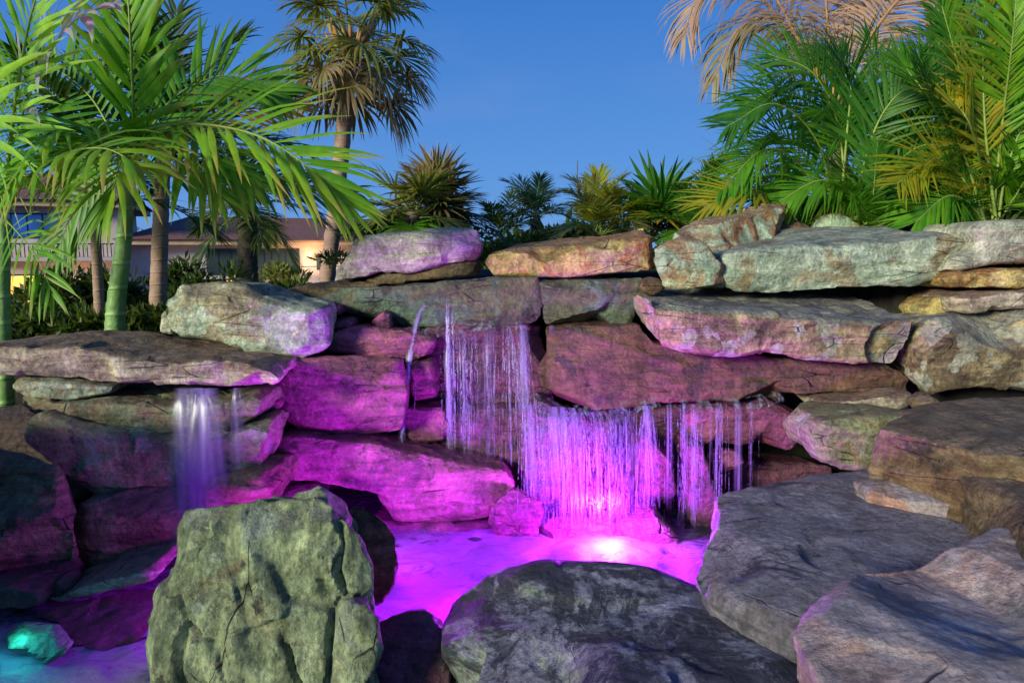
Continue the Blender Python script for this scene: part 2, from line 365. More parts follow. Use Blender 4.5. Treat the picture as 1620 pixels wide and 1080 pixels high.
# ------------------------------------------------------------------ rocks, top row
rock('boulder', 'long cream block at the top left of the wall, beside the cabbage palm trunk', [(562, 376), (600, 368), (680, 363), (755, 363), (759, 398), (748, 408), (700, 413), (640, 427), (600, 428), (560, 440), (531, 444), (528, 430), (550, 408)], 4.15, .42, 'cream', camp=.05)
rock('stone_slab', 'thin brown slab wedged under the long cream block', [(572, 444), (600, 430), (700, 414), (757, 408), (762, 434), (700, 441), (640, 449), (590, 451)], 4.2, .45, 'brown')
rock('stone_slab', 'low dark sloping slab reaching left in front of the palm trunk', [(420, 468), (470, 455), (540, 444), (610, 447), (610, 458), (560, 466), (500, 474), (450, 480)], 4.2, .4, 'brown', camp=.02)
rock('stone_slab', 'orange and yellow wedge shaped slab at the top middle of the wall', [(762, 425), (772, 405), (800, 398), (900, 388), (990, 380), (1036, 375), (1034, 428), (1000, 433), (900, 437), (800, 438), (768, 435)], 4.1, .55, 'orange', rise=.07, camp=.03, shx=.08)
rock('boulder', 'tall block with pale green front and orange flank rising highest on the wall', [(1035, 392), (1060, 378), (1105, 378), (1135, 384), (1143, 400), (1138, 464), (1080, 464), (1050, 455), (1039, 435)], 3.95, .6, 'mint_orange_lit',
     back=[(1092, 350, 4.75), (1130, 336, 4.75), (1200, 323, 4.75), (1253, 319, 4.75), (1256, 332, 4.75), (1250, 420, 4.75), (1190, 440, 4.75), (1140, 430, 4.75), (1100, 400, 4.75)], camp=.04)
rock('stone', 'small pointed two tone stone behind the long pale green slab', [(1292, 368), (1300, 342), (1325, 336), (1345, 342), (1369, 362), (1372, 376), (1292, 378)], 4.85, .25, 'mint_orange_lit', chips=6, camp=.02)
rock('stone', 'small dark red stone beside the orange flank of the tallest block', [(1236, 372), (1245, 354), (1270, 352), (1288, 368), (1288, 378), (1236, 380)], 4.8, .25, 'red', chips=6, camp=.02)
rock('stone_slab', 'long pale green slab with rust patches in the top row on the right', [(1145, 412), (1160, 402), (1200, 394), (1300, 388), (1430, 378), (1500, 372), (1530, 384), (1520, 395), (1497, 408), (1492, 440), (1450, 453), (1300, 456), (1230, 461), (1165, 463), (1143, 452)], 4.0, .75, 'mint', rise=.11, camp=.03, bulge=.03)
rock('boulder', 'pale block in the top right corner of the wall under the palms', [(1546, 362), (1562, 350), (1720, 345), (1720, 420), (1600, 418), (1492, 428), (1496, 408), (1538, 396), (1546, 380)], 3.9, .6, 'cream')
rock('stone_slab', 'orange band slab under the pale top right block', [(1488, 432), (1540, 424), (1720, 420), (1720, 456), (1600, 457), (1502, 459)], 3.88, .6, 'orange')
rock('stone_slab', 'thin pinkish slab at the right edge above the lichen spotted block', [(1505, 472), (1522, 462), (1720, 456), (1720, 490), (1600, 489), (1540, 497), (1508, 494)], 3.86, .6, 'pink', camp=.02)
rock('stone', 'small orange wedge between the overhanging slab and the right stack', [(1462, 490), (1480, 470), (1503, 468), (1512, 500), (1490, 510), (1470, 512)], 4.0, .4, 'orange', chips=6, camp=.02)
rock('stone_slab', 'thick overhanging slab with blue grey top and lichen patches, right of the falls', [(1000, 480), (1030, 484), (1100, 489), (1250, 498), (1350, 505), (1420, 508), (1446, 505), (1443, 545), (1425, 582), (1400, 585), (1300, 576), (1230, 563), (1150, 563), (1060, 550), (1020, 535), (1006, 505)], 3.7, .72, 'lichen', rise=.10, camp=.03, shx=.05, bulge=.03)
rock('boulder', 'grey block spotted with pale lichen at the right edge of the wall', [(1448, 540), (1470, 508), (1540, 499), (1720, 486), (1720, 622), (1560, 619), (1452, 627), (1443, 600)], 3.75, .6, 'lichen', seed=811, camp=.03)
# upper ledge
rock('boulder', 'olive ledge stone under the long cream block, above the upper fall', [(480, 478), (540, 456), (640, 449), (760, 442), (850, 440), (862, 470), (850, 508), (830, 513), (740, 516), (650, 522), (590, 514), (545, 497)], 4.05, .5, 'olive', camp=.03)
rock('boulder', 'dark wet ledge stone with green streaks above the small trickles', [(846, 440), (930, 437), (1020, 440), (1045, 460), (1035, 480), (1008, 492), (1000, 512), (930, 514), (860, 516), (850, 480)], 4.06, .5, 'olive', seed=77, camp=.05)
rock('boulder', 'broad reddish wet stone shelf under the overhanging slab', [(848, 580), (862, 556), (860, 520), (930, 514), (1012, 512), (1030, 535), (1100, 552), (1250, 565), (1400, 580), (1440, 592), (1440, 622), (1400, 628), (1300, 630), (1262, 646), (1180, 634), (1080, 632), (1000, 640), (930, 648), (880, 642), (855, 612)], 3.86, .6, 'red', bulge=.02, camp=.04, tilt=.05)
rock('stone', 'tan stone tucked under the right end of the reddish shelf', [(1290, 648), (1310, 633), (1380, 626), (1440, 620), (1437, 642), (1400, 656), (1320, 660)], 3.72, .4, 'pink', chips=8, camp=.02)
# left upper
rock('boulder', 'pale green boulder with magenta lit right end, on the left slab', [(268, 480), (288, 450), (330, 445), (390, 452), (415, 466), (470, 478), (512, 488), (517, 520), (519, 548), (482, 570), (420, 567), (375, 548), (335, 537), (288, 530), (270, 512)], 3.65, .4, 'mint', seed=41, camp=.05, bulge=.06)
rock('stone', 'small upright stone leaning on the left side of the pale green boulder', [(249, 520), (258, 492), (272, 482), (280, 515), (278, 530), (252, 528)], 3.72, .22, 'cream', chips=5, camp=.02)
rock('stone_slab', 'long flat slab with pinkish front edge jutting in at the left', [(-90, 552), (0, 547), (120, 549), (180, 560), (260, 569), (330, 570), (400, 575), (440, 583), (444, 604), (430, 612), (350, 613), (260, 611), (155, 606), (60, 597), (0, 593), (-90, 590)], 3.2, .62, 'pink', camp=.022, rise=.0, bulge=.02)
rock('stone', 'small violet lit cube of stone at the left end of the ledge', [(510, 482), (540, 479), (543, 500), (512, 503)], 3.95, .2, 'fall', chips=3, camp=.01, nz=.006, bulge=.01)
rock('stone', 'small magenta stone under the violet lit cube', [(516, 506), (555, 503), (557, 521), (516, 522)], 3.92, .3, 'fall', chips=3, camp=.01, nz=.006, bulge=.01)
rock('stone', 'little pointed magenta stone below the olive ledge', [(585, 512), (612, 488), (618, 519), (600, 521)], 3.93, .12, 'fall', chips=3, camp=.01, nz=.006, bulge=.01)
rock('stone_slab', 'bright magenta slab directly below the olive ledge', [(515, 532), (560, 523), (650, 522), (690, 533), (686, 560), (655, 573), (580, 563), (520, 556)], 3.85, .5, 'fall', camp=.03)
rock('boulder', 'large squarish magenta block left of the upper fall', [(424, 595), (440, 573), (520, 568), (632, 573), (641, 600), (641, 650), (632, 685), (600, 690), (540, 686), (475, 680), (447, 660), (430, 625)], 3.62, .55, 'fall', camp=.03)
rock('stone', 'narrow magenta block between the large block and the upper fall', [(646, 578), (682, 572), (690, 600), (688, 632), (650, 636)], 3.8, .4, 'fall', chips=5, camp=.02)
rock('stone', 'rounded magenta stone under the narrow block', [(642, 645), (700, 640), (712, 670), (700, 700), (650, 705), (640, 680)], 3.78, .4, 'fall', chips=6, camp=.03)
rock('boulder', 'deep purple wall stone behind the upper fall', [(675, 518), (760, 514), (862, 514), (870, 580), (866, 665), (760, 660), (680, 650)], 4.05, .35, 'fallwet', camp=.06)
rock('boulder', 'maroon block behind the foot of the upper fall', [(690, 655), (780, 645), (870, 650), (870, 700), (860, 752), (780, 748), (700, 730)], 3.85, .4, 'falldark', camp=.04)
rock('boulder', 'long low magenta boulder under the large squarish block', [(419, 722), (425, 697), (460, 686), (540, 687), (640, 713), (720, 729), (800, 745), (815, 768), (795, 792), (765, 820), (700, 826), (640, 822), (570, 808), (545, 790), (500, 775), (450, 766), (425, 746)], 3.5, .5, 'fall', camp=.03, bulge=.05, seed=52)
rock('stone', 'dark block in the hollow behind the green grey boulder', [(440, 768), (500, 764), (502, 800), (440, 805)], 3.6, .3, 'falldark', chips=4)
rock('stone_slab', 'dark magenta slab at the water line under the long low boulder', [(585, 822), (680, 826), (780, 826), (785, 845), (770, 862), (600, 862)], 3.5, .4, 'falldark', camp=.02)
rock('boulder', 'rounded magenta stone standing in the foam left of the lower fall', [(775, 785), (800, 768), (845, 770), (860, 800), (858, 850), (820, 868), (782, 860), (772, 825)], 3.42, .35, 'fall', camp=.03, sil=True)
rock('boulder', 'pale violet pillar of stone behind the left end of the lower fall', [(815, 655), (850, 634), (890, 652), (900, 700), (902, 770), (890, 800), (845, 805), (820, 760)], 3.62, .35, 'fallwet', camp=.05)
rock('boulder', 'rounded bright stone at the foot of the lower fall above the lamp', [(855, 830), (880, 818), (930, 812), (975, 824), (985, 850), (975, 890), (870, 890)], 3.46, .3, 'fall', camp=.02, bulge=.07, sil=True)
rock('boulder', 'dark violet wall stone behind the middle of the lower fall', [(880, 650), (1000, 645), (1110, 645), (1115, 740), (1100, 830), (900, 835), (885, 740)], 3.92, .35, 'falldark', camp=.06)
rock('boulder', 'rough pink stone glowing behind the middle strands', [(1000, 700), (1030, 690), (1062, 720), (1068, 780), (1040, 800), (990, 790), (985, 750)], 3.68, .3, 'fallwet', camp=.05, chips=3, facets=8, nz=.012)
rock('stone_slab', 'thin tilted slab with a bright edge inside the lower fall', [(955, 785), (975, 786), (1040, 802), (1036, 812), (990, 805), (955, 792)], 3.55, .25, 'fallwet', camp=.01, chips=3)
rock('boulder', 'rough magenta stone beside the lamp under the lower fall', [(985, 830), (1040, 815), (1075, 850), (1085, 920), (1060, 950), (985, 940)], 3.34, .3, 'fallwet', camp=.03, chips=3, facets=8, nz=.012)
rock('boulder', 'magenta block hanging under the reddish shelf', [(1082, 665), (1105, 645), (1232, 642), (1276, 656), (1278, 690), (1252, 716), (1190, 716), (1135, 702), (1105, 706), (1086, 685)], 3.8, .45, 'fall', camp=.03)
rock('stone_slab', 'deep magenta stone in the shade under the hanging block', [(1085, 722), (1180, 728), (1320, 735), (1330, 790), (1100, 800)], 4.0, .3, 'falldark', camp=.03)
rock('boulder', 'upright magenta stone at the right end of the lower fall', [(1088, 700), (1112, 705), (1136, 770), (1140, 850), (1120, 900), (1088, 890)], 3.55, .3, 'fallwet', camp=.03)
# right middle
rock('boulder', 'violet flecked stone right of the lower fall above the blue grey slab', [(1280, 690), (1300, 664), (1400, 655), (1460, 655), (1560, 690), (1540, 722), (1440, 741), (1340, 743), (1290, 728)], 3.35, .5, 'moss', camp=.04, seed=91)
rock('boulder', 'brown sloping boulder at the right edge under the lichen spotted block', [(1385, 674), (1450, 642), (1560, 627), (1740, 618), (1900, 700), (1740, 735), (1620, 722), (1560, 717), (1480, 697)], 3.1, .5, 'brown', topz=.76, camp=.03, chips=6)
rock('boulder', 'dark brown rock filling the right edge above the rose grey boulder', [(1516, 750), (1560, 724), (1720, 703), (1900, 800), (1760, 930), (1640, 900), (1600, 860), (1575, 815)], 2.6, .9, 'brown', seed=66, topz=.64, chips=6)
# foreground
rock('boulder', 'big blue grey slab leaning towards the pool on the right', [(1102, 880), (1128, 838), (1133, 782), (1200, 764), (1330, 748), (1430, 743), (1515, 752), (1575, 812), (1620, 860), (1620, 1000), (1450, 1000), (1260, 985), (1180, 955), (1125, 925)], 2.35, .55, 'slate', topz=.45, camp=.035, bulge=.02, strata=.03, cell=(1.5, 1.5, 3), chips=6, vox=.011, nz=.005)
rock('stone_slab', 'ochre lipped ledge lying on the blue grey slab', [(1350, 762), (1420, 745), (1512, 748), (1568, 806), (1510, 802), (1440, 790), (1375, 776)], 2.75, .12, 'rose', topz=.53, camp=.015, chips=3, flare=.95, bulge=.01)
rock('boulder', 'rose grey boulder filling the bottom right corner', [(1252, 1000), (1292, 945), (1352, 900), (1450, 875), (1530, 856), (1592, 840), (1640, 860), (1720, 960), (1800, 1180), (1350, 1180), (1300, 1090)], 1.75, .8, 'rose', topz=.58, camp=.04, bulge=.03, strata=.01, cell=(1.5, 1.6, 3), chips=6, vox=.009, nz=.004)
rock('stone', 'small dark violet stone squeezed between the three foreground boulders', [(1208, 975), (1235, 955), (1275, 955), (1290, 1000), (1250, 1020), (1215, 1005)], 2.3, .25, 'wetdark', chips=5, sil=True)
rock('boulder', 'bluish boulder with pale green left face at the bottom centre', [(800, 896), (850, 886), (940, 889), (1040, 901), (1105, 926), (1172, 950), (1240, 1000), (1300, 1070), (1340, 1180), (1000, 1200), (706, 1180, -.16), (696, 987, -.14), (716, 950, -.10), (762, 914, -.02)], 1.72, .5, 'blue', topz=.33, camp=.03, bulge=.04, strata=.004, flare=1.0, cell=(1.5, 1.6, 3), chips=4, vox=.009, nz=.004)
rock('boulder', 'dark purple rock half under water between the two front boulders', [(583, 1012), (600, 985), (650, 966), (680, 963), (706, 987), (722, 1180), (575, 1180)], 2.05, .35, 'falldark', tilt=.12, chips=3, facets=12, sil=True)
rock('boulder', 'craggy green grey boulder with deep cracks at the bottom left', [(288, 866), (298, 820), (335, 788), (370, 782), (440, 784), (536, 782), (560, 798), (574, 835), (594, 885), (596, 960), (586, 1180), (262, 1180), (260, 945), (274, 925), (286, 900)], 1.95, .42, 'hero', tilt=.05, camp=.075, crack=.046, cell=(6.4, 4, 3.0), bulge=.03, strata=.0, chips=10, nz=.007, facets=170, fscale=.95, seed=1209, vox=.0078, sil=True)
rock('boulder', 'dark rock with bright violet edge behind the craggy boulder', [(540, 802), (572, 790), (600, 812), (622, 845), (632, 885), (628, 925), (600, 965), (565, 960), (545, 900)], 2.4, .3, 'brown', camp=.05, chips=8, sil=True)
# left stack
rock('stone_slab', 'pale green chunk under the left slab at the frame edge', [(22, 612), (30, 598), (100, 600), (180, 610), (185, 622), (120, 632), (40, 628)], 3.25, .4, 'mint', seed=63, camp=.03, chips=8)
rock('stone_slab', 'olive stone layer above the veil of water at the left', [(24, 626), (80, 632), (180, 632), (260, 640), (330, 645), (400, 625), (414, 632), (412, 655), (350, 686), (240, 693), (150, 680), (80, 662), (30, 645)], 3.2, .45, 'moss', camp=.03)
rock('boulder', 'purple and olive block behind the veil of water', [(37, 668), (60, 650), (120, 670), (240, 690), (340, 690), (424, 668), (428, 695), (414, 705), (414, 752), (330, 762), (240, 768), (160, 786), (112, 762), (46, 702)], 3.12, .5, 'moss', camp=.04, seed=64)
rock('boulder', 'tan block at the foot of the veil of water', [(118, 815), (130, 795), (240, 772), (340, 762), (430, 752), (432, 790), (380, 860), (300, 880), (200, 900), (130, 905), (118, 870)], 3.0, .5, 'brown', camp=.03, seed=65)
rock('boulder', 'dark boulder at the left frame edge beside the tan block', [(-80, 722), (0, 705), (60, 718), (105, 745), (122, 780), (118, 900), (60, 925), (0, 935), (-80, 940)], 2.75, .5, 'brown', tilt=.08, seed=67, camp=.06, sil=True)
rock('stone_slab', 'wet ledge with pale edge running above the lower pool', [(78, 945), (130, 920), (240, 893), (258, 903), (240, 920), (160, 938), (90, 955)], 2.7, .4, 'pink', camp=.015, chips=5)
rock('stone', 'small dark stone on the water line at the left edge', [(-60, 938), (20, 930), (62, 935), (70, 955), (0, 968), (-60, 970)], 2.6, .3, 'wetdark', chips=5, camp=.02)
rock('stone_slab', 'flat wet reddish rock lying in the lower pool', [(48, 975), (70, 962), (200, 935), (330, 925), (330, 990), (240, 1010), (160, 1030), (110, 1020), (90, 985)], 2.35, .4, 'wetdark', tilt=.4, camp=.03, strata=.01, sil=True)
rock('stone_slab', 'bright green algae covered stone at the edge of the turquoise water', [(12, 1000), (40, 985), (95, 990), (120, 1025), (118, 1050), (90, 1048), (50, 1025), (15, 1018)], 2.3, .2, 'algae', tilt=.2, chips=5, camp=.02, sil=True)
print('rocks', ROCKS)

# unseen boulder added left of the pool to keep the sun off the falls
rock('boulder', 'unseen boulder added outside the left edge to shade the falls', [(-1900, 790), (-1400, 770), (-1050, 790), (-960, 880), (-980, 1900), (-1900, 1900)], 1.3, 1.15, 'brown', seed=402, vox=.03, camp=.06)

rock('boulder', 'dark stone deep in the gap between the green stem and the left stack', [(-40, 650), (30, 640), (110, 690), (150, 760), (140, 860), (60, 880), (-60, 860)], 3.62, .3, 'wetdark', chips=4)
for i_, (lab, x_, y_, d_, w_) in enumerate([
    ('small stone at the water line under the left end of the dark magenta slab', 596, 868, 3.4, 26), ('small rounded stone in the foam left of the rounded magenta stone', 735, 868, 3.38, 22),
    ('little stone wedged under the hanging magenta block', 1150, 728, 3.72, 24), ('small stone wedged between the left slab and the large squarish block', 428, 640, 3.45, 20),
    ('small stone filling the joint right of the orange wedge slab', 1032, 452, 4.0, 22), ('small stone lying at the foot of the tan block', 150, 915, 2.85, 26),
    ('small stone between the dark left boulder and the wet ledge', 96, 925, 2.72, 22), ('little stone in the gap under the lichen spotted block', 1465, 640, 3.45, 26)]):
    rnd_ = random.Random(900 + i_)
    rock('stone', lab, [(x_ + w_ * math.cos(a_) * rnd_.uniform(.8, 1.15), y_ + w_ * .62 * math.sin(a_) * rnd_.uniform(.8, 1.15)) for a_ in [k_ * math.pi / 4 for k_ in range(8)]], d_, .09, ['fall', 'fallwet', 'fall', 'fall', 'brown', 'brown', 'wetdark', 'brown'][i_], chips=4, camp=.012, nz=.004, facets=6, vox=.009)
# ------------------------------------------------------------------ vegetation
def leaf_mat(name, c1, c2, tip=(.30, .22, .06), tip_amt=.5, trans=.45, rough=.42):
    n = NT(name)
    oi = n.n('ShaderNodeObjectInfo').outputs['Random']; ri = n.n('ShaderNodeNewGeometry').outputs['Random Per Island']
    r = n.math('FRACT', n.math('ADD', n.math('MULTIPLY', oi, 7.3), ri))
    uv = n.n('ShaderNodeUVMap').outputs[0]; s = n.n('ShaderNodeSeparateXYZ', i={0: uv})
    tc = n.n('ShaderNodeTexCoord').outputs['Object']
    base = n.mix(r, c1, c2)
    base = n.mix(n.math('MULTIPLY', n.rng(n.noise(tc, 9, 4), .4, .7), .35), base, tuple(x * 1.7 for x in c2))
    tf = n.math('MULTIPLY', n.rng(n.math('ADD', s.outputs[1], n.math('MULTIPLY', r, .35)), .85, 1.2), tip_amt)
    base = n.mix(tf, base, tip)
    vein = n.rng(n.math('SINE', n.math('MULTIPLY', s.outputs[0], 60.0)), -1, 1, .82, 1.12)
    base = n.n('ShaderNodeVectorMath', operation='SCALE', i={0: base, 'Scale': vein}).outputs[0]
    a = n.n('ShaderNodeBsdfPrincipled', i={'Base Color': base, 'Roughness': rough, 'Specular IOR Level': .4}).outputs[0]
    t = n.n('ShaderNodeBsdfTranslucent', i={0: n.n('ShaderNodeVectorMath', operation='MULTIPLY', i={0: base, 1: (1.5, 1.5, .6)}).outputs[0]}).outputs[0]
    return n.out(n.n('ShaderNodeMixShader', i={0: trans, 1: a, 2: t}).outputs[0])
def bark_mat(name, c1, c2, rings=60.0, ring_amt=.4, rough=.8):
    n = NT(name); tc = n.n('ShaderNodeTexCoord').outputs['Object']
    z = n.n('ShaderNodeSeparateXYZ', i={0: tc}).outputs[2]
    rg = n.math('SINE', n.math('MULTIPLY', n.math('ADD', z, n.math('MULTIPLY', n.noise(tc, 5, 2), .05)), rings))
    rr = n.rng(rg, .75, 1.0)
    base = n.mix(n.rng(n.noise(tc, 8, 7, .65), .35, .65), c1, c2)
    base = n.mix(n.math('MULTIPLY', rr, ring_amt), base, tuple(min(.8, x * 1.9) for x in c1))
    bp = n.n('ShaderNodeBump', i={'Strength': .6, 'Distance': .01, 'Height': n.math('ADD', rr, n.noise(tc, 30, 6))})
    return n.out(n.n('ShaderNodeBsdfPrincipled', i={'Base Color': base, 'Roughness': rough, 'Normal': bp.outputs[0]}).outputs[0])
L = {
 'bright': leaf_mat('bright_palm_leaf', (.10, .31, .018), (.22, .42, .02), tip=(.46, .34, .08), tip_amt=.75),
 'lime': leaf_mat('lime_palm_leaf', (.26, .54, .08), (.38, .58, .06), tip=(.45, .5, .15)),
 'mid': leaf_mat('mid_green_leaf', (.06, .25, .02), (.15, .34, .02), tip=(.2, .2, .03)),
 'deep': leaf_mat('deep_green_leaf', (.035, .16, .02), (.08, .23, .025), tip=(.10, .16, .03)),
 'dark': leaf_mat('dark_foliage_leaf', (.03, .07, .015), (.08, .12, .02), tip=(.09, .06, .02)),
 'yellow': leaf_mat('yellow_lit_leaf', (.28, .38, .02), (.46, .36, .03), tip=(.5, .28, .04)),  # warm light from the right put into the leaf colour
 'orange': leaf_mat('orange_dry_leaf', (.40, .20, .05), (.34, .24, .05), tip=(.35, .14, .03)),
 'pale': leaf_mat('pale_lilac_leaf', (.42, .42, .40), (.46, .34, .50), tip=(.4, .5, .3), tip_amt=.6),
 'olive': leaf_mat('olive_fan_leaf', (.17, .22, .05), (.30, .29, .08), tip=(.22, .11, .05), tip_amt=.8),
 'dry': leaf_mat('dry_brown_fan_leaf', (.34, .20, .12), (.22, .20, .08), tip=(.20, .11, .07), tip_amt=.8, trans=.25),
 'pinkdry': leaf_mat('pinkish_dry_frond_leaf', (.52, .31, .22), (.44, .31, .25), tip=(.5, .28, .24), trans=.4),
 'bluegreen': leaf_mat('blue_green_distant_leaf', (.04, .10, .07), (.07, .13, .07), tip=(.10, .13, .06)),
 'shrub': leaf_mat('shrub_leaf', (.03, .07, .015), (.09, .12, .02), tip=(.14, .09, .02)),
}
BK = {
 'green': bark_mat('green_ringed_stem', (.24, .38, .12), (.13, .27, .05), 40.0, .35, .5),
 'pink': bark_mat('pinkish_palm_trunk', (.44, .27, .22), (.32, .20, .15), 70.0, .2),
 'grey': bark_mat('grey_brown_trunk', (.17, .13, .10), (.11, .085, .06), 70.0, .3),
 'rachis': bark_mat('yellow_green_rib', (.26, .34, .06), (.20, .28, .05), 10.0, .1, .5),
 'rachisdry': bark_mat('orange_dry_rib', (.45, .24, .08), (.36, .18, .07), 10.0, .1, .6),
}
class MB:
    def __init__(s): s.v = []; s.f = []; s.uv = []
    def leaf(s, b, d, up, Ln, W, droop=.6, segs=5, fold=.35, wide=.35, curl=0.0):
        pos = b.copy(); d = d.normalized(); i0 = len(s.v)
        for k in range(segs + 1):
            t = k / segs
            side = d.cross(up)
            if side.length < 1e-4: side = Vector((1, 0, 0))
            side.normalize(); nn = side.cross(d).normalized()
            w = W * (min(1, (t + .06) / wide) ** .7 if t < wide else max(0.0, (1 - t) / (1 - wide)) ** .75)
            if k == segs: w = W * .03
            s.v += [pos - side * w - nn * fold * w, pos.copy(), pos + side * w - nn * fold * w]
            s.uv += [(0, t), (.5, t), (1, t)]
            if k < segs:
                pos = pos + d * (Ln / segs)
                d = (d + Vector((0, 0, -droop / segs * (.4 + 1.4 * t))) + side * (curl / segs)).normalized()
        for k in range(segs):
            a = i0 + k * 3
            s.f += [(a, a + 1, a + 4, a + 3), (a + 1, a + 2, a + 5, a + 4)]
    def tube(s, pts, rads, n=6):
        i0 = len(s.v); m = len(pts)
        for k, p in enumerate(pts):
            t = (pts[min(k + 1, m - 1)] - pts[max(k - 1, 0)]).normalized()
            a = t.cross(Vector((0, 1, 0.01)))
            a = a.normalized() if a.length > 1e-3 else Vector((1, 0, 0)); b = t.cross(a).normalized()
            for j in range(n):
                an = 2 * math.pi * j / n
                s.v.append(p + (a * math.cos(an) + b * math.sin(an)) * rads[k]); s.uv.append((j / n, k / m))
        for k in range(m - 1):
            for j in range(n):
                q = (j + 1) % n
                s.f.append((i0 + k * n + j, i0 + k * n + q, i0 + (k + 1) * n + q, i0 + (k + 1) * n + j))
        s.f.append(tuple(i0 + j for j in range(n))[::-1]); s.f.append(tuple(i0 + (m - 1) * n + j for j in range(n)))
    def box(s, a, b):
        i0 = len(s.v)
        for z in (a[2], b[2]):
            for x, y in ((a[0], a[1]), (b[0], a[1]), (b[0], b[1]), (a[0], b[1])): s.v.append(Vector((x, y, z))); s.uv.append((0, 0))
        s.f += [tuple(i0 + k for k in q) for q in ((3, 2, 1, 0), (4, 5, 6, 7), (0, 1, 5, 4), (1, 2, 6, 5), (2, 3, 7, 6), (3, 0, 4, 7))]
    def build(s, name, mat, parent=None, origin=None, smooth=True):
        return mesh_obj(name, [tuple(x) for x in s.v], s.f, mat, parent, smooth, origin, s.uv)
def spline(pts, n):
    pts = [pts[0] * 2 - pts[1]] + list(pts) + [pts[-1] * 2 - pts[-2]]
    out = []; m = len(pts) - 3
    for k in range(n + 1):
        u = k / n * m; i = min(int(u), m - 1); t = u - i
        a, b, c, d = pts[i:i + 4]
        out.append(.5 * ((2 * b) + (c - a) * t + (2 * a - 5 * b + 4 * c - d) * t * t + (3 * b - a - 3 * c + d) * t ** 3))
    return out
def frond(root, pts, n=34, Lm=.5, W=.02, up=Vector((0, -1, .3)), droop=.6, mat='bright', rib='rachis', sep=False, t0=.16, rr=.011, a0=68, a1=22, lift=.15, segs=5, rnd=random, world_origin=None):
    """one pinnate frond: a rib with leaflets on both sides"""
    c = spline(pts, 26); up = up.normalized()
    mb = MB(); mb.tube(c, [rr * (1 - .82 * k / 26) for k in range(27)], 6)
    fr = None
    if sep:
        fr = mb.build('frond', BK[rib], root)
    lb = MB()
    for k in range(n):
        t = t0 + (1 - t0) * (k + .5) / n
        u = t * 26; i = min(int(u), 25); p = c[i].lerp(c[i + 1], u - i); tg = (c[i + 1] - c[i]).normalized()
        side = tg.cross(up).normalized(); nn = side.cross(tg).normalized()
        for sg in (-1, 1):
            if rnd.random() < .04: continue
            an = R(a0 + (a1 - a0) * t ** 1.3 + rnd.gauss(0, 5))
            d = tg * math.cos(an) + side * (sg * math.sin(an)) + nn * (lift + rnd.gauss(0, .10))
            ln = Lm * (math.sin(math.pi * (.17 + .74 * t)) ** .65) * rnd.uniform(.85, 1.1)
            tgt = MB() if sep else lb
            tgt.leaf(p, d, nn + Vector((0, 0, .2)), ln, W * rnd.uniform(.8, 1.15), droop * rnd.uniform(.6, 1.5), segs, curl=rnd.gauss(0, .12))
            if sep:
                fr2 = tgt
                me_o = mesh_obj('leaflet', [tuple(x) for x in fr2.v], fr2.f, L[mat], None, True, Vector(root.location), fr2.uv)
                me_o.location = (0, 0, 0); me_o.parent = fr
    if not sep:
        i0 = len(mb.v)
        me_v = [tuple(x) for x in mb.v + lb.v]; me_f = mb.f + [tuple(q + i0 for q in f) for f in lb.f]
        fr = mesh_obj('frond', me_v, me_f, BK[rib], root, True, None, mb.uv + lb.uv)
        fr.data.materials.append(L[mat])
        mi = [0] * len(mb.f) + [1] * len(lb.f); fr.data.polygons.foreach_set('material_index', mi)
    return fr
def trunk(root, pts, r0, r1, mat, name='trunk', n=14, lump=.04):
    c = spline(pts, 40); mb = MB()
    mb.tube(c, [(r0 + (r1 - r0) * k / 40) * (1 + lump * math.sin(k * 2.1) + random.uniform(-lump, lump) * .5) for k in range(41)], n)
    return mb.build(name, BK[mat], root)
def thing(name, label, cat, loc, group=None):
    return tag(empty(name, loc), label, cat, group)
def PL(l, D=None):
    return [P(q[0], q[1], q[2] if len(q) > 2 else D) for q in l]

# --- near left palms, leaflets as pieces of their own
CAMN = Vector((0, -1, .25))
a = thing('palm_tree', 'palm at the left frame edge with a ringed green stem and huge bright fronds', 'palm', P(8, 720, 3.98), 'areca palms left of the waterfall')
trunk(a, PL([(12, 720), (8, 600), (4, 480), (6, 345)], 3.98), .050, .036, 'green')
frond(a, PL([(6, 345, 3.98), (14, 250, 3.7), (26, 150, 3.5), (48, 30, 3.3), (80, -70, 3.2)]), 30, .62, .016, CAMN, .25, 'lime', sep=True, rr=.014, a0=55, a1=25)
frond(a, PL([(6, 345, 3.98), (40, 285, 3.7), (100, 245, 3.5), (165, 235, 3.3), (220, 262, 3.2)]), 17, .52, .024, CAMN + Vector((.3, 0, 1.2)), 1.3, 'bright', sep=True, rr=.011)
frond(a, PL([(6, 345, 3.98), (30, 370, 3.8), (60, 410, 3.7), (85, 470, 3.65)]), 12, .34, .012, CAMN, .9, 'bright', sep=True, rr=.006, a0=45)
frond(a, PL([(6, 345, 3.98), (-10, 250, 3.6), (-40, 120, 3.3), (-90, 10, 3.2)]), 24, .6, .02, CAMN, .4, 'lime', rr=.012)
frond(a, PL([(15, 240, 3.7), (55, 130, 3.55), (110, 40, 3.4), (180, 5, 3.3)]), 12, .5, .028, CAMN + Vector((0, 0, .8)), 1.0, 'pale', rr=.008, a0=50)
b = thing('palm_tree', 'green stemmed palm behind the left slab with the frond sweeping far right', 'palm', P(185, 540, 4.15), 'areca palms left of the waterfall')
trunk(b, PL([(182, 540), (184, 480), (196, 380), (205, 255)], 4.15), .062, .035, 'green')
frond(b, PL([(205, 262, 4.1), (211, 200, 3.95), (208, 100, 3.85), (203, 0, 3.8), (198, -90, 3.8)]), 23, .56, .024, CAMN, .2, 'bright', sep=True, rr=.012, a0=48, a1=22)
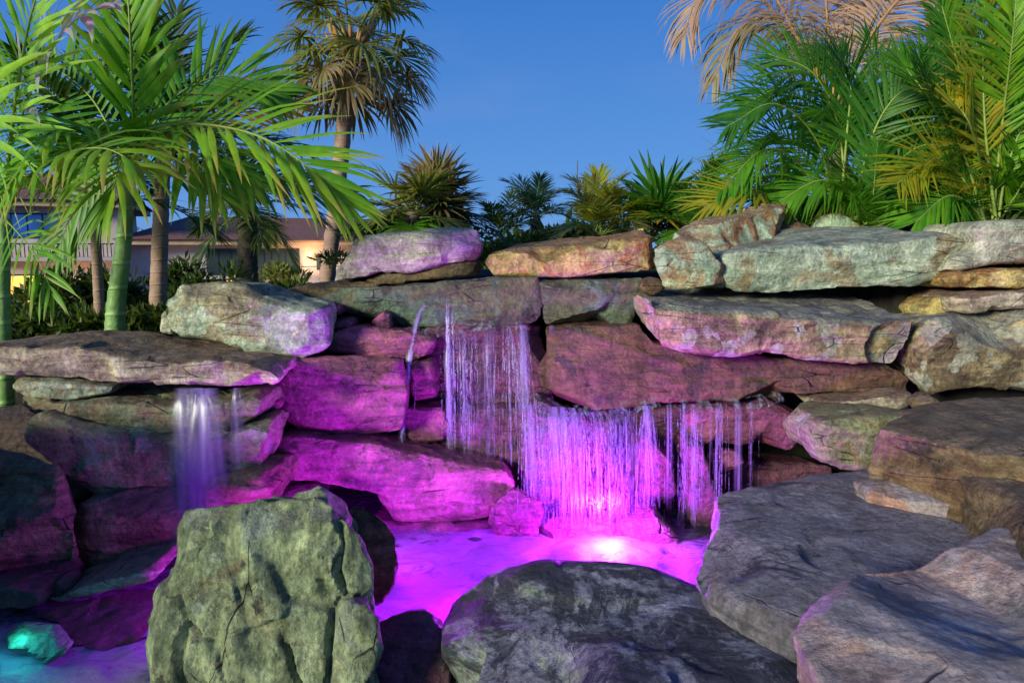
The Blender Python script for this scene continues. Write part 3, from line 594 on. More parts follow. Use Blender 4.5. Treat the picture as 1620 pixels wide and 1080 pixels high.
frond(b, PL([(203, 265, 4.1), (222, 212, 3.9), (300, 196, 3.75), (400, 212, 3.6), (480, 258, 3.5), (545, 318, 3.5)]), 32, .60, .019, CAMN + Vector((0, 0, .3)), .45, 'bright', sep=True, rr=.012, a0=52, a1=14)
frond(b, PL([(203, 265, 4.1), (170, 225, 3.9), (130, 228, 3.75), (95, 275, 3.7)]), 16, .52, .019, Vector((0, -.6, 1)), 1.2, 'bright', sep=True, rr=.010)
frond(b, PL([(203, 265, 4.1), (240, 228, 3.85), (300, 245, 3.7), (350, 310, 3.65)]), 16, .5, .019, Vector((0, -.6, 1)), 1.2, 'bright', sep=True, rr=.010)
for pq in ([(200, 262, 4.1), (150, 205, 3.8), (80, 215, 3.6), (20, 290, 3.5)], [(206, 262, 4.1), (260, 215, 3.9), (330, 225, 3.8), (400, 290, 3.75)], [(203, 262, 4.1), (200, 235, 3.8), (190, 260, 3.5), (170, 330, 3.4)]):
    frond(b, PL(pq), 20, .52, .018, Vector((random.uniform(-.2, .2), -.6, 1)), 1.3, 'bright', rr=.010)
frond(b, PL([(205, 270, 4.1), (330, 285, 4.3), (430, 292, 4.3), (560, 305, 4.3)]), 26, .42, .02, Vector((0, -.7, 1)), .9, 'mid', rr=.009)
frond(b, PL([(205, 270, 4.15), (270, 160, 4.4), (360, 120, 4.6), (450, 150, 4.7)]), 26, .5, .02, CAMN, .6, 'mid', rr=.009)
frond(b, PL([(205, 265, 4.15), (300, 200, 4.8), (400, 170, 5), (480, 160, 5.1)]), 22, .40, .018, CAMN, .1, 'orange', rr=.009)
frond(b, PL([(205, 265, 4.15), (140, 150, 4.4), (60, 100, 4.6), (0, 130, 4.7)]), 26, .5, .02, CAMN, .6, 'mid', rr=.009)
frond(b, PL([(205, 275, 4.15), (180, 280, 4.3), (120, 330, 4.4), (90, 400, 4.4)]), 18, .42, .02, CAMN, 1.0, 'mid', rr=.008)

def feather_palm(label, base, crown, D, nf, fl, mats, seed, r=(.06, .045), bark='grey', n=30, Lm=.4, W=.014, group='palms beyond the waterfall', elmin=-10, elmax=80, gd=.9, droop=.8, az0=0, az1=360, rib='rachis', name='palm_tree'):
    rnd = random.Random(seed)
    root = thing(name, label, 'palm', P(base[0], base[1], D), group)
    cp = P(crown[0], crown[1], D)
    if r: trunk(root, [P(base[0], base[1], D), P((base[0] + crown[0]) / 2 + rnd.uniform(-4, 4), (base[1] + crown[1]) / 2, D), cp], r[0], r[1], bark)
    for k in range(nf):
        az = R(az0 + (az1 - az0) * ((k * .618 + rnd.uniform(-.03, .03)) % 1)); el = R(elmin + (elmax - elmin) * ((k + .5) / nf))
        d = Vector((math.cos(az) * math.cos(el), math.sin(az) * math.cos(el), math.sin(el)))
        p = cp + Vector((rnd.uniform(-.05, .05), rnd.uniform(-.05, .05), rnd.uniform(-.03, .05))); pts = [p]; ln = fl * rnd.uniform(.8, 1.12)
        up = Vector((0, 0, 1)) - d * d.z
        if up.length < .3: up = -Vector((math.cos(az), math.sin(az), 0))
        for q in range(5):
            p = p + d * ln / 5; pts.append(p)
            d = (d + Vector((0, 0, -gd / 5 * (.5 + .3 * q)))).normalized()
        frond(root, pts, n, Lm, W, up, droop, rnd.choice(mats), rib, rr=.006 + .0012 * fl, t0=.2, segs=4, rnd=rnd, lift=.1)
    return root
feather_palm('dark bushy palm behind the near palms, its pink trunk rising left of the green boulder', (248, 540), (258, 250), 5.2, 16, 1.25, ['dark', 'mid', 'dark'], 11, r=(.065, .05), bark='pink', Lm=.42, W=.016)
feather_palm('thin pink stemmed palm just left of the thick green stem', (160, 540), (148, 300), 4.7, 8, .95, ['mid', 'dark'], 12, r=(.035, .03), bark='pink', Lm=.34, W=.014)
feather_palm('shaggy palm with a grey trunk in front of the tiled roof', (394, 470), (392, 325), 7.5, 13, .85, ['dark', 'dark', 'olive'], 13, r=(.11, .10), bark='grey', Lm=.36, W=.013, elmin=-45, elmax=70, gd=1.2)
feather_palm('hazy blue green palm low on the skyline left of centre', (850, 400), (845, 345), 9.5, 14, .62, ['bluegreen'], 15, r=(.09, .08), Lm=.3, W=.010, elmin=5, elmax=80)
feather_palm('second hazy palm low on the skyline, arching to the left', (800, 400), (795, 375), 9.0, 11, .6, ['bluegreen', 'dark'], 25, r=(.09, .08), Lm=.28, W=.010, elmin=5, elmax=75)
feather_palm('yellow green arching palm behind the orange wedge slab', (945, 400), (950, 372), 6.0, 16, .52, ['mid', 'yellow', 'olive'], 16, r=None, Lm=.26, W=.010, elmin=15, elmax=85, gd=1.3)
feather_palm('small palm tucked beside the tallest block at the top', (1100, 400), (1110, 372), 5.6, 12, .55, ['deep', 'mid'], 17, r=None, Lm=.22, W=.010, elmin=5, elmax=80, gd=1.1)
feather_palm('low fern like palm under the right hand arecas, behind the small pointed stone', (1350, 390), (1390, 372), 5.0, 16, .62, ['deep', 'mid', 'dark'], 18, r=None, Lm=.26, W=.010, elmin=0, elmax=80, gd=.8)
feather_palm('low fern like palm at the right, above the pale top right block', (1500, 390), (1510, 372), 4.9, 16, .66, ['deep', 'yellow', 'mid'], 19, r=None, Lm=.26, W=.010, elmin=0, elmax=80, gd=.8)
feather_palm('dark leafy palm behind the right hand arecas', (1450, 390), (1450, 330), 6.5, 20, 1.7, ['deep', 'dark', 'deep'], 20, r=None, Lm=.5, W=.016, elmin=5, elmax=85, gd=.9)
feather_palm('dark leafy palm beyond the right frame edge', (1680, 390), (1660, 250), 6.0, 18, 1.6, ['deep', 'mid'], 21, r=(.07, .06), Lm=.5, W=.016, elmin=0, elmax=85, gd=.9)

# --- the big arecas on the right, placed frond by frond
def placed(label, base, D, paths, seed, extra=1, Lm=.52, W=.013, n=40):
    rnd = random.Random(seed)
    root = thing('areca_palm', label, 'palm', P(base[0], base[1], D), 'areca palms right of the waterfall')
    for path, mat in paths:
        for e in range(1 + extra):
            j = 0 if e == 0 else 26
            dd = 0 if e == 0 else rnd.uniform(.05, .8)
            pts = [P(base[0] + rnd.uniform(-12, 12), base[1], D + dd)]
            sx, sy = rnd.uniform(-j, j), rnd.uniform(-j, j)
            for q, (x, y) in enumerate(path): pts.append(P(x + sx * (q + 1) / 2, y + sy * (q + 1) / 2, D + dd + rnd.uniform(-.12, .12) - .1 * q))
            m = mat if e == 0 or rnd.random() < .5 else rnd.choice(['deep', 'mid', 'deep', mat])
            frond(root, pts, n, Lm * rnd.uniform(.85, 1.1), W, Vector((rnd.uniform(-.4, .4), -.8, .6)), rnd.uniform(.25, .9), m, rr=.012, t0=.28, segs=4, rnd=rnd, lift=.12, a0=62, a1=25)
    return root
placed('broad green areca clump right of centre arching over the pale green slab', (1330, 385), 5.1, [
    ([(1300, 240), (1230, 165), (1150, 200)], 'deep'), ([(1280, 280), (1215, 235), (1140, 300)], 'mid'), ([(1330, 220), (1290, 120), (1215, 85)], 'mid'),
    ([(1340, 210), (1345, 130), (1320, 90)], 'deep'), ([(1375, 230), (1420, 150), (1480, 130)], 'deep'), ([(1390, 290), (1460, 230), (1530, 250)], 'deep'),
    ([(1260, 340), (1190, 300), (1120, 325)], 'yellow'), ([(1370, 310), (1300, 285), (1230, 320)], 'mid'), ([(1400, 330), (1460, 300), (1500, 340)], 'mid')], 31)
placed('tall yellow green areca clump at the right edge of the picture', (1570, 385), 4.7, [
    ([(1545, 240), (1520, 120), (1490, 10)], 'mid'), ([(1560, 220), (1555, 90), (1560, -40)], 'yellow'), ([(1600, 220), (1640, 120), (1700, 70)], 'mid'),
    ([(1530, 260), (1490, 170), (1450, 110)], 'deep'), ([(1535, 300), (1480, 250), (1420, 290)], 'yellow'), ([(1590, 280), (1620, 200), (1660, 200)], 'bright'),
    ([(1560, 300), (1535, 200), (1500, 150)], 'yellow'), ([(1540, 330), (1500, 310), (1450, 350)], 'mid'), ([(1600, 320), (1640, 270), (1680, 300)], 'bright'),
    ([(1585, 200), (1600, 80), (1610, -30)], 'bright')], 32)
# --- tall dry palm behind
r_ = thing('dry_palm', 'tall palm with pinkish dry feathery fronds at the top right against the sky', 'palm', P(1330, 420, 7.2), 'palms beyond the waterfall')
trunk(r_, PL([(1330, 420), (1325, 260), (1320, 150)], 7.2), .11, .09, 'grey')
for pth, sd3 in (([(1320, 160), (1275, 90), (1235, 10), (1190, -50), (1120, -60)], 0), ([(1320, 160), (1312, 70), (1305, -20), (1300, -90)], 0), ([(1325, 160), (1362, 80), (1392, 0), (1430, -70)], 0),
                 ([(1318, 160), (1270, 70), (1215, 30), (1165, 50), (1128, 130)], 1), ([(1325, 160), (1390, 40), (1440, -10), (1475, 30), (1490, 90)], 0), ([(1318, 160), (1255, 60), (1180, -20), (1110, -10), (1080, 60)], 0),
                 ([(1320, 160), (1340, 60), (1350, -30), (1380, -100)], 0)):
    frond(r_, PL(pth, 7.2 + random.uniform(-.4, .4)), 60, .68, .012, Vector((0, -.6, .8)), 2.0 if sd3 == 0 else 2.6, 'pinkdry' if not sd3 else 'dry', 'rachisdry', rr=.022, t0=.15, segs=5, lift=.0)

# --- fan palms
def fan(root, crown, d, Lp, Lf, n, W, mat, rnd, droop=.6, spread=135, rib='rachis'):
    d = d.normalized(); pts = [crown]; p = crown.copy(); dd = d.copy()
    for q in range(4):
        p = p + dd * Lp / 4; pts.append(p.copy()); dd = (dd + Vector((0, 0, -.14))).normalized()
    mb = MB(); mb.tube(spline(pts, 8), [.016 * (1 - .05 * k) for k in range(9)], 5)
    side = dd.cross(Vector((0, 0, 1)))
    side = side.normalized() if side.length > .05 else Vector((1, 0, 0)); nn = side.cross(dd).normalized()
    lb = MB()
    for k in range(n):
        an = R(-spread + 2 * spread * (k + .5) / n + rnd.gauss(0, 3))
        q = dd * math.cos(an) + side * math.sin(an) + nn * (.25 * abs(math.sin(an)) + rnd.gauss(0, .07))
        ln = Lf * (1 - .28 * (abs(an) / R(spread)) ** 2) * rnd.uniform(.88, 1.08)
        lb.leaf(p, q, nn, ln, W, droop * rnd.uniform(.6, 1.5), 5, fold=.5, wide=.5, curl=rnd.gauss(0, .1))
    i0 = len(mb.v)
    o = mesh_obj('frond', [tuple(x) for x in mb.v + lb.v], mb.f + [tuple(q + i0 for q in f) for f in lb.f], BK[rib], root, True, None, mb.uv + lb.uv)
    o.data.materials.append(L[mat]); o.data.polygons.foreach_set('material_index', [0] * len(mb.f) + [1] * len(lb.f))
def fan_palm(label, base, crown, D, nf, Lp, Lf, mats, seed, r=(.17, .14), bark='pink', elmin=-60, elmax=80, nseg=34, W=.02, droop=.8, boots=False):
    rnd = random.Random(seed); root = thing('cabbage_palm', label, 'palm', P(base[0], base[1], D), 'palms beyond the waterfall')
    cp = P(crown[0], crown[1], D)
    if r: trunk(root, [P(base[0], base[1], D), P((base[0] + crown[0]) / 2 + 2, (base[1] + crown[1]) / 2, D), cp + Vector((0, 0, .1))], r[0], r[1], bark, lump=.06)
    if boots:
        for k in range(26):
            az = rnd.uniform(0, 6.28); z = rnd.uniform(-.35, .15); mb = MB(); c0 = cp + Vector((math.cos(az) * .12, math.sin(az) * .12, z))
            mb.tube([c0, c0 + Vector((math.cos(az) * .12, math.sin(az) * .12, .16)), c0 + Vector((math.cos(az) * .2, math.sin(az) * .2, .34))], [.04, .03, .012], 5); mb.build('leaf_base', BK['rachisdry'], root)
    for k in range(nf):
        az = k * 2.39996 + rnd.uniform(-.25, .25); el = R(elmin + (elmax - elmin) * ((k + .5) / nf)) + rnd.gauss(0, .1)
        d = Vector((math.cos(az) * math.cos(el), math.sin(az) * math.cos(el), math.sin(el)))
        fan(root, cp, d, Lp * rnd.uniform(.75, 1.1), Lf * rnd.uniform(.85, 1.1), nseg, W, mats[0] if k > nf * .3 else mats[-1], rnd, droop)
fan_palm('tall cabbage palm with a round shaggy crown against the sky', (514, 470), (556, 78), 9.2, 27, .80, .66, ['olive', 'dry'], 41, r=(.105, .10), elmin=-54, elmax=72, droop=1.9, boots=True, nseg=36)
fan_palm('low brown fan palm with a spiky head right of the tall palm', (705, 420), (690, 330), 9.0, 26, .34, .50, ['dry', 'olive'], 42, r=(.14, .12), bark='grey', elmin=-30, elmax=85, droop=.4)
fan_palm('low fan palm with a green drooping skirt in front of the brown one', (640, 420), (655, 348), 8.4, 14, .4, .55, ['olive', 'mid'], 43, r=(.10, .09), bark='grey', elmin=-20, elmax=70, droop=.9)
fan_palm('short green fan palm standing upright behind the orange wedge slab', (1040, 400), (1040, 352), 6.0, 13, .16, .42, ['deep', 'yellow'], 44, r=None, elmin=20, elmax=88, droop=.5, nseg=18, W=.022)

# --- shrubs
def shrub(label, c, D, rx, rz, n, mat, seed, ry=None, lw=.012, ll=.07, name='shrub'):
    rnd = random.Random(seed); cp = P(c[0], c[1], D); ry = ry or rx * .7
    root = thing(name, label, 'shrub', cp - Vector((0, 0, rz)), 'shrubs behind the stones')
    sb = MB(); lb = MB()
    for k in range(9):
        az = rnd.uniform(0, 6.28); q = cp - Vector((0, 0, rz)); e = cp + Vector((math.cos(az) * rx * .7, math.sin(az) * ry * .7, rnd.uniform(-.2, .8) * rz))
        sb.tube([q, q.lerp(e, .5) + Vector((0, 0, .08 * rz)), e], [.014, .009, .004], 4)
    clumps = [(Vector((rnd.gauss(0, .5) * rx, rnd.gauss(0, .5) * ry, rnd.uniform(-.8, .8) * rz)), rnd.uniform(.22, .5)) for _ in range(22)]
    for k in range(n):
        o, s_ = rnd.choice(clumps)
        g = Vector((rnd.gauss(0, 1), rnd.gauss(0, 1), rnd.gauss(0, 1))).normalized() * (rnd.random() ** .4)
        p = cp + o + Vector((g.x * rx * s_, g.y * ry * s_, g.z * rz * s_))
        lb.leaf(p, g + Vector((rnd.gauss(0, .4), rnd.gauss(0, .4), rnd.gauss(.3, .4))), Vector((rnd.gauss(0, 1), rnd.gauss(0, 1), 1)), ll * rnd.uniform(.6, 1.3), lw * rnd.uniform(.7, 1.3), .5, 2, wide=.45)
    sb.build('stems', BK['grey'], root); o = lb.build('foliage', L[mat], root); o['kind'] = 'stuff'
for i_, (lab, c, D, rx, rz, n, mt) in enumerate([
    ('dark hedge shrub at the far left before the glowing window', (30, 540), 5.6, .5, .30, 3000, 'shrub'),
    ('dark green shrub between the left edge and the thick green stem', (128, 500), 5.6, .36, .36, 3600, 'shrub'),
    ('dark shrub between the green stem and the pink trunk', (215, 505), 5.8, .35, .28, 2400, 'dark'),
    ('dark shrub behind the pale green boulder', (300, 470), 6.3, .40, .30, 2200, 'dark'),
    ('round green shrub below the dark framed window', (455, 452), 9.5, .36, .26, 2600, 'olive'),
    ('spreading shrub low in front of the pale wall', (420, 475), 9.0, .55, .20, 2200, 'shrub'),
    ('low ground hugging shrub just behind the left slab at the frame edge', (60, 520), 4.7, .40, .12, 2200, 'dark'),
    ('low shrub just behind the left slab between the stems', (210, 520), 4.9, .40, .12, 2200, 'shrub'),
    ('deep green undergrowth behind the long pale green slab', (1400, 352), 5.6, .95, .30, 4500, 'dark'),
    ('deep green undergrowth at the right edge behind the top right block', (1590, 345), 5.5, .75, .30, 4000, 'dark'),
    ('dark undergrowth at the foot of the skyline palms', (880, 385), 8.0, .95, .16, 3500, 'dark'),
    ('dark undergrowth between the tallest block and the fan palm', (1120, 362), 6.2, .55, .14, 2000, 'dark'),
    ('dark undergrowth below the brown fan palm', (680, 390), 8.5, .9, .22, 3500, 'dark')]):
    shrub(lab, c, D, rx, rz, n, mt, 60 + i_, ll=.05 + .006 * D, lw=.010 + .001 * D)

# ------------------------------------------------------------------ the building downhill on the left
def flat(name, c, rough=.7, bump=0, emit=None, es=1.0, metal=0):
    n = NT(name); tc = n.n('ShaderNodeTexCoord').outputs['Object']
    col_ = n.mix(n.rng(n.noise(tc, 3, 6), .3, .7), tuple(x * .85 for x in c), tuple(min(.85, x * 1.1) for x in c))
    i = {'Base Color': col_, 'Roughness': rough, 'Metallic': metal}
    if bump: i['Normal'] = n.n('ShaderNodeBump', i={'Strength': bump, 'Distance': .01, 'Height': n.noise(tc, 40, 6)}).outputs[0]
    if emit:
        i['Emission Color'] = n.mix(n.rng(n.noise(tc, 2.5, 3), .35, .65), emit, tuple(x * .45 for x in emit)); i['Emission Strength'] = es
    return n.out(n.n('ShaderNodeBsdfPrincipled', i=i).outputs[0])
B = {'wall': flat('pinkish_stucco', (.66, .52, .50), .9, .5), 'fascia': flat('warm_white_eave', (.62, .42, .26), .8), 'frame': flat('dark_window_frame', (.03, .045, .05), .5),
     'glass': flat('dusk_glass', (.05, .075, .08), .08), 'blue': flat('sky_glow_glass', (.02, .06, .22), .1, emit=(.02, .12, .6), es=.35), 'lit': flat('lit_warm_window', (.8, .5, .15), .5, emit=(1.0, .50, .08), es=1.6),  # blue panes glow in place of the sky mirrored in the glass
     'rail': flat('dark_railing', (.03, .03, .04), .5), 'lamp': flat('warm_wall_lamp', (.9, .7, .3), .5, emit=(1, .6, .15), es=6)}
n = NT('brown_shingles'); tc = n.n('ShaderNodeTexCoord').outputs['Object']
br = n.n('ShaderNodeTexBrick', i={'Vector': n.n('ShaderNodeMapping', i={0: tc, 'Rotation': (R(90), 0, 0)}).outputs[0], 'Color1': (.30, .13, .11, 1), 'Color2': (.22, .10, .09, 1), 'Mortar': (.04, .025, .02, 1), 'Scale': 9.0, 'Mortar Size': .02})
B['roof'] = n.out(n.n('ShaderNodeBsdfPrincipled', i={'Base Color': br.outputs[0], 'Roughness': .9, 'Normal': n.n('ShaderNodeBump', i={'Strength': .5, 'Distance': .02, 'Height': br.outputs[1]}).outputs[0]}).outputs[0])
bld = thing('house', 'two storey house with brown shingled roof and lit ground floor behind the left palms', 'house', (-27.04, 31.98, -10.1))
bld.rotation_euler = (0, 0, R(24)); bld.scale = (2.6, 2.6, 2.6)
def part(name, a, b, mat, parent=None):
    mb = MB(); mb.box(a, b)
    me = bpy.data.meshes.new(name); me.from_pydata([tuple(x) for x in mb.v], [], mb.f); me.materials.append(B[mat]); me.update()
    o = bpy.data.objects.new(name, me); col.objects.link(o); o.parent = parent or bld
    return o
def hip(x0, x1, y0, y1, z, h):
    mb = MB(); d = (y1 - y0) / 2
    mb.v = [Vector(q) for q in ((x0, y0, z), (x1, y0, z), (x1, y1, z), (x0, y1, z), (x0 + d * .7, y0 + d * .75, z + h), (x1 - d * .3, y0 + d * .75, z + h), (x1 - d * .3, y1 - d * .75, z + h), (x0 + d * .7, y1 - d * .75, z + h))]
    f = [(3, 2, 1, 0), (4, 5, 6, 7), (0, 1, 5, 4), (1, 2, 6, 5), (2, 3, 7, 6), (3, 0, 4, 7)]
    me = bpy.data.meshes.new('roof'); me.from_pydata([tuple(x) for x in mb.v], [], f); me.materials.append(B['roof']); o = bpy.data.objects.new('roof', me); col.objects.link(o); o.parent = bld
# the house's own units (one unit = 2.6 m): x along the facade, y into the house
part('wall', (3.0, .35, 1.9), (9.5, 3.5, 4.50), 'wall')
part('wall', (-2.5, 0, 1.9), (3.0, 3.7, 5.2), 'wall')
part('fascia', (2.9, .02, 4.50), (9.7, 3.8, 4.60), 'fascia'); part('fascia', (-2.7, -.35, 5.2), (3.3, 4.0, 5.31), 'fascia')
hip(2.85, 9.8, -.05, 3.9, 4.605, .52); hip(-2.8, 3.4, -.45, 4.1, 5.315, .6)
def window(x0, x1, z0, z1, nx, split, glass, y=-.02):
    fr = part('window', (x0, y, z0), (x1, y + .1, z1), 'frame')
    w_ = (x1 - x0 - .03) / nx
    for k in range(nx):
        zs = [(z0 + .03, z1 - .03)] if not split else [(z0 + .03, z0 + (z1 - z0) * .48), (z0 + (z1 - z0) * .54, z1 - .03)]
        for q in zs: part('pane', (x0 + .03 + k * w_, y - .008, q[0]), (x0 + k * w_ + w_, y + .03, q[1]), glass, fr)
window(5.50, 6.40, 3.75, 4.42, 6, True, 'glass', .33)
window(6.75, 6.9, 3.95, 4.3, 1, False, 'glass', .33)
window(4.5, 5.25, 3.85, 4.42, 3, False, 'glass', .33)
part('balcony', (3.9, -.05, 3.80), (5.3, .33, 3.86), 'wall'); part('rail', (5.3, .05, 4.02), (7.2, .07, 4.04), 'rail')
window(4.45, 5.25, 3.58, 3.78, 5, False, 'lit', .33)
window(1.0, 2.0, 4.62, 5.08, 4, False, 'blue')
part('balcony', (.7, -.5, 4.20), (2.9, 0, 4.27), 'wall')
for k in range(34): part('baluster', (.72 + k * .065, -.49, 4.27), (.735 + k * .065, -.475, 4.50), 'rail')
part('railing', (.7, -.5, 4.50), (2.92, -.47, 4.525), 'rail')
window(1.05, 2.0, 3.0, 3.95, 3, True, 'lit')
window(2.35, 2.75, 3.1, 3.7, 1, False, 'lit')
part('wall_lamp', (5.42, .27, 3.55), (5.47, .33, 3.72), 'lamp')
part('wall_lamp', (6.60, .27, 4.25), (6.64, .33, 4.36), 'lamp')
for lx, lz, lw_ in ((6.62, 4.2, 130), (5.4, 3.6, 60), (2.2, 3.4, 120)):
    ld = bpy.data.lights.new('porch_lamp', 'POINT'); ld.energy = lw_; ld.color = (1, .62, .32); ld.shadow_soft_size = .1
    lo = bpy.data.objects.new('porch_lamp', ld); col.objects.link(lo); lo.parent = bld; lo.location = (lx, -.12 if lx > 3 else -.4, lz)
# far tree line so the horizon is closed
rnd = random.Random(5)
lb = MB()
for k in range(6500):
    x = rnd.uniform(-80, 80); hgt = 5.6 + 1.4 * math.sin(x * .3) + .9 * math.sin(x * 1.1 + 1)
    p = Vector((x, 70 + rnd.uniform(-3, 3), -4.6 + (rnd.random() ** .7) * (hgt + 1.0)))
    lb.leaf(p, Vector((rnd.gauss(0, 1), rnd.gauss(0, 1), rnd.gauss(.3, .6))), Vector((rnd.gauss(0, .3), -1, .3)), rnd.uniform(.8, 1.8), .42, .3, 2)
o = lb.build('far_trees', L['dark'], None, origin=Vector((0, 70, -4.6))); tag(o, 'dark mass of far trees closing the horizon', 'trees', kind='stuff')
ms = MB(); mp_ = P(913, 300, 30); ms.tube([mp_ - Vector((0, 0, 4)), mp_ + Vector((0, 0, 1.2))], [.035, .02], 6)
tag(ms.build('mast', BK['grey']), 'very thin mast rising alone above the skyline palms', 'mast')

# ------------------------------------------------------------------ water
FOAM = [(P(760, 860, 3.2), .65, .75), (P(965, 876, 3.12), .40, 2.0), (P(640, 950, 2.75), .45, .9), (P(310, 905, 2.9), .35, .5), (P(60, 1050, 2.25), .6, .8), (P(220, 1070, 2.2), .45, .5), (P(690, 990, 2.6), .35, .7)]
def build_pool():
    xs = np.arange(-3.6, 3.6, .022); ys = np.arange(.7, 4.3, .022)
    X, Y = np.meshgrid(xs, ys); p = np.stack([X.ravel(), Y.ravel(), 0 * X.ravel()], 1)
    f = np.zeros(len(p))
    for c, r, a in FOAM: f = np.maximum(f, a * np.exp(-(((p[:, 0] - c.x) ** 2 + (p[:, 1] - c.y) ** 2) / r ** 2)))
    wv = .006 * fbm(p * np.array((5, 9, 1)), 3, 4) + np.clip(f - 1.0, 0, 1) * .05 + np.clip(f, 0, 1.2) * (.022 * fbm(p * 6, 8, 4) + .010 * fbm(p * 22, 11, 3))
    p[:, 2] = wv
    nx, ny = len(xs), len(ys); idx = np.arange(nx * ny).reshape(ny, nx)
    fc = np.stack([idx[:-1, :-1], idx[:-1, 1:], idx[1:, 1:], idx[1:, :-1]], -1).reshape(-1, 4).tolist()
    n = NT('pool_water_surface'); tc = n.n('ShaderNodeTexCoord').outputs['Object']
    at = n.n('ShaderNodeAttribute', attribute_name='foam').outputs['Fac']
    nz = n.noise(n.n('ShaderNodeMapping', i={0: tc, 'Scale': (1.0, 1.8, 1)}).outputs[0], 7.5, 9, .68, 1.6)
    ff = n.rng(n.math('ADD', at, n.math('MULTIPLY', n.math('SUBTRACT', nz, .5), 1.7)), .05, .75)
    w_ = n.n('ShaderNodeBsdfPrincipled', i={'Base Color': (.03, .035, .04, 1), 'Roughness': .09, 'Normal': n.n('ShaderNodeBump', i={'Strength': .35, 'Distance': .02, 'Height': n.noise(tc, 16, 4)}).outputs[0]})
    d_ = n.n('ShaderNodeBsdfPrincipled', i={'Base Color': (.25, .21, .34, 1), 'Roughness': .4, 'Normal': n.n('ShaderNodeBump', i={'Strength': .6, 'Distance': .03, 'Height': n.math('ADD', nz, n.math('MULTIPLY', n.noise(tc, 38, 5, .7), .35))}).outputs[0]})  # foam colour tinted violet to deepen the lamp light
    m = n.out(n.n('ShaderNodeMixShader', i={0: ff, 1: w_.outputs[0], 2: d_.outputs[0]}).outputs[0])
    o = mesh_obj('pool_water', p, fc, m, origin=Vector((0, 0, 0)))
    a_ = o.data.attributes.new('foam', 'FLOAT', 'POINT'); a_.data.foreach_set('value', f.astype(np.float32))
    tag(o, 'foaming pool water at the foot of the stones', kind='structure')
build_pool()

def water_mat(name, dens, soft=False, colr=(.66, .52, .96)):  # violet lamp light is partly put into the water colour
    n = NT(name); uv = n.n('ShaderNodeUVMap').outputs[0]; s = n.n('ShaderNodeSeparateXYZ', i={0: uv})
    tc = n.n('ShaderNodeTexCoord').outputs['Object']
    st = n.noise(n.n('ShaderNodeMapping', i={0: tc, 'Scale': (1, 1, .06)}).outputs[0], 90, 3, .6)
    dr = n.noise(n.n('ShaderNodeMapping', i={0: tc, 'Scale': (1, 1, .35)}).outputs[0], 160, 2, .5)
    edge = n.math('MULTIPLY', n.rng(s.outputs[0], 0, .5), n.rng(s.outputs[0], .5, 1, 1, 0))
    if soft: st = n.noise(n.n('ShaderNodeMapping', i={0: tc, 'Scale': (1, 1, .03)}).outputs[0], 30, 2, .5); tex = n.rng(st, .2, .75)
    else: tex = n.math('ADD', n.math('MULTIPLY', n.rng(st, .46, .62), .75), n.rng(dr, .60, .66))
    al = n.math('MULTIPLY', n.math('MULTIPLY', edge, tex), dens)
    al = n.math('MULTIPLY', al, n.rng(s.outputs[1], .45, 1.0, 1.0, .0 if soft else .5))
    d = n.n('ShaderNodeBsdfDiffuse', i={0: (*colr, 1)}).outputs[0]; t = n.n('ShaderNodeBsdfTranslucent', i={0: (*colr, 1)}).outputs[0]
    g = n.n('ShaderNodeBsdfGlossy', i={0: (.9, .9, 1, 1), 'Roughness': .25}).outputs[0]
    b = n.n('ShaderNodeMixShader', i={0: .6, 1: d, 2: t}).outputs[0]; b = n.n('ShaderNodeMixShader', i={0: .12, 1: b, 2: g}).outputs[0]
    tr = n.n('ShaderNodeBsdfTransparent').outputs[0]
    return n.out(n.n('ShaderNodeMixShader', i={0: n.math('MINIMUM', al, 1.0), 1: tr, 2: b}).outputs[0])
WM = {'strand': water_mat('falling_water_strands', .95), 'veil': water_mat('falling_water_veil', .11), 'soft': water_mat('misty_water_veil', .13, soft=True), 'silk': water_mat('silky_water_sheet', .30, soft=True)}
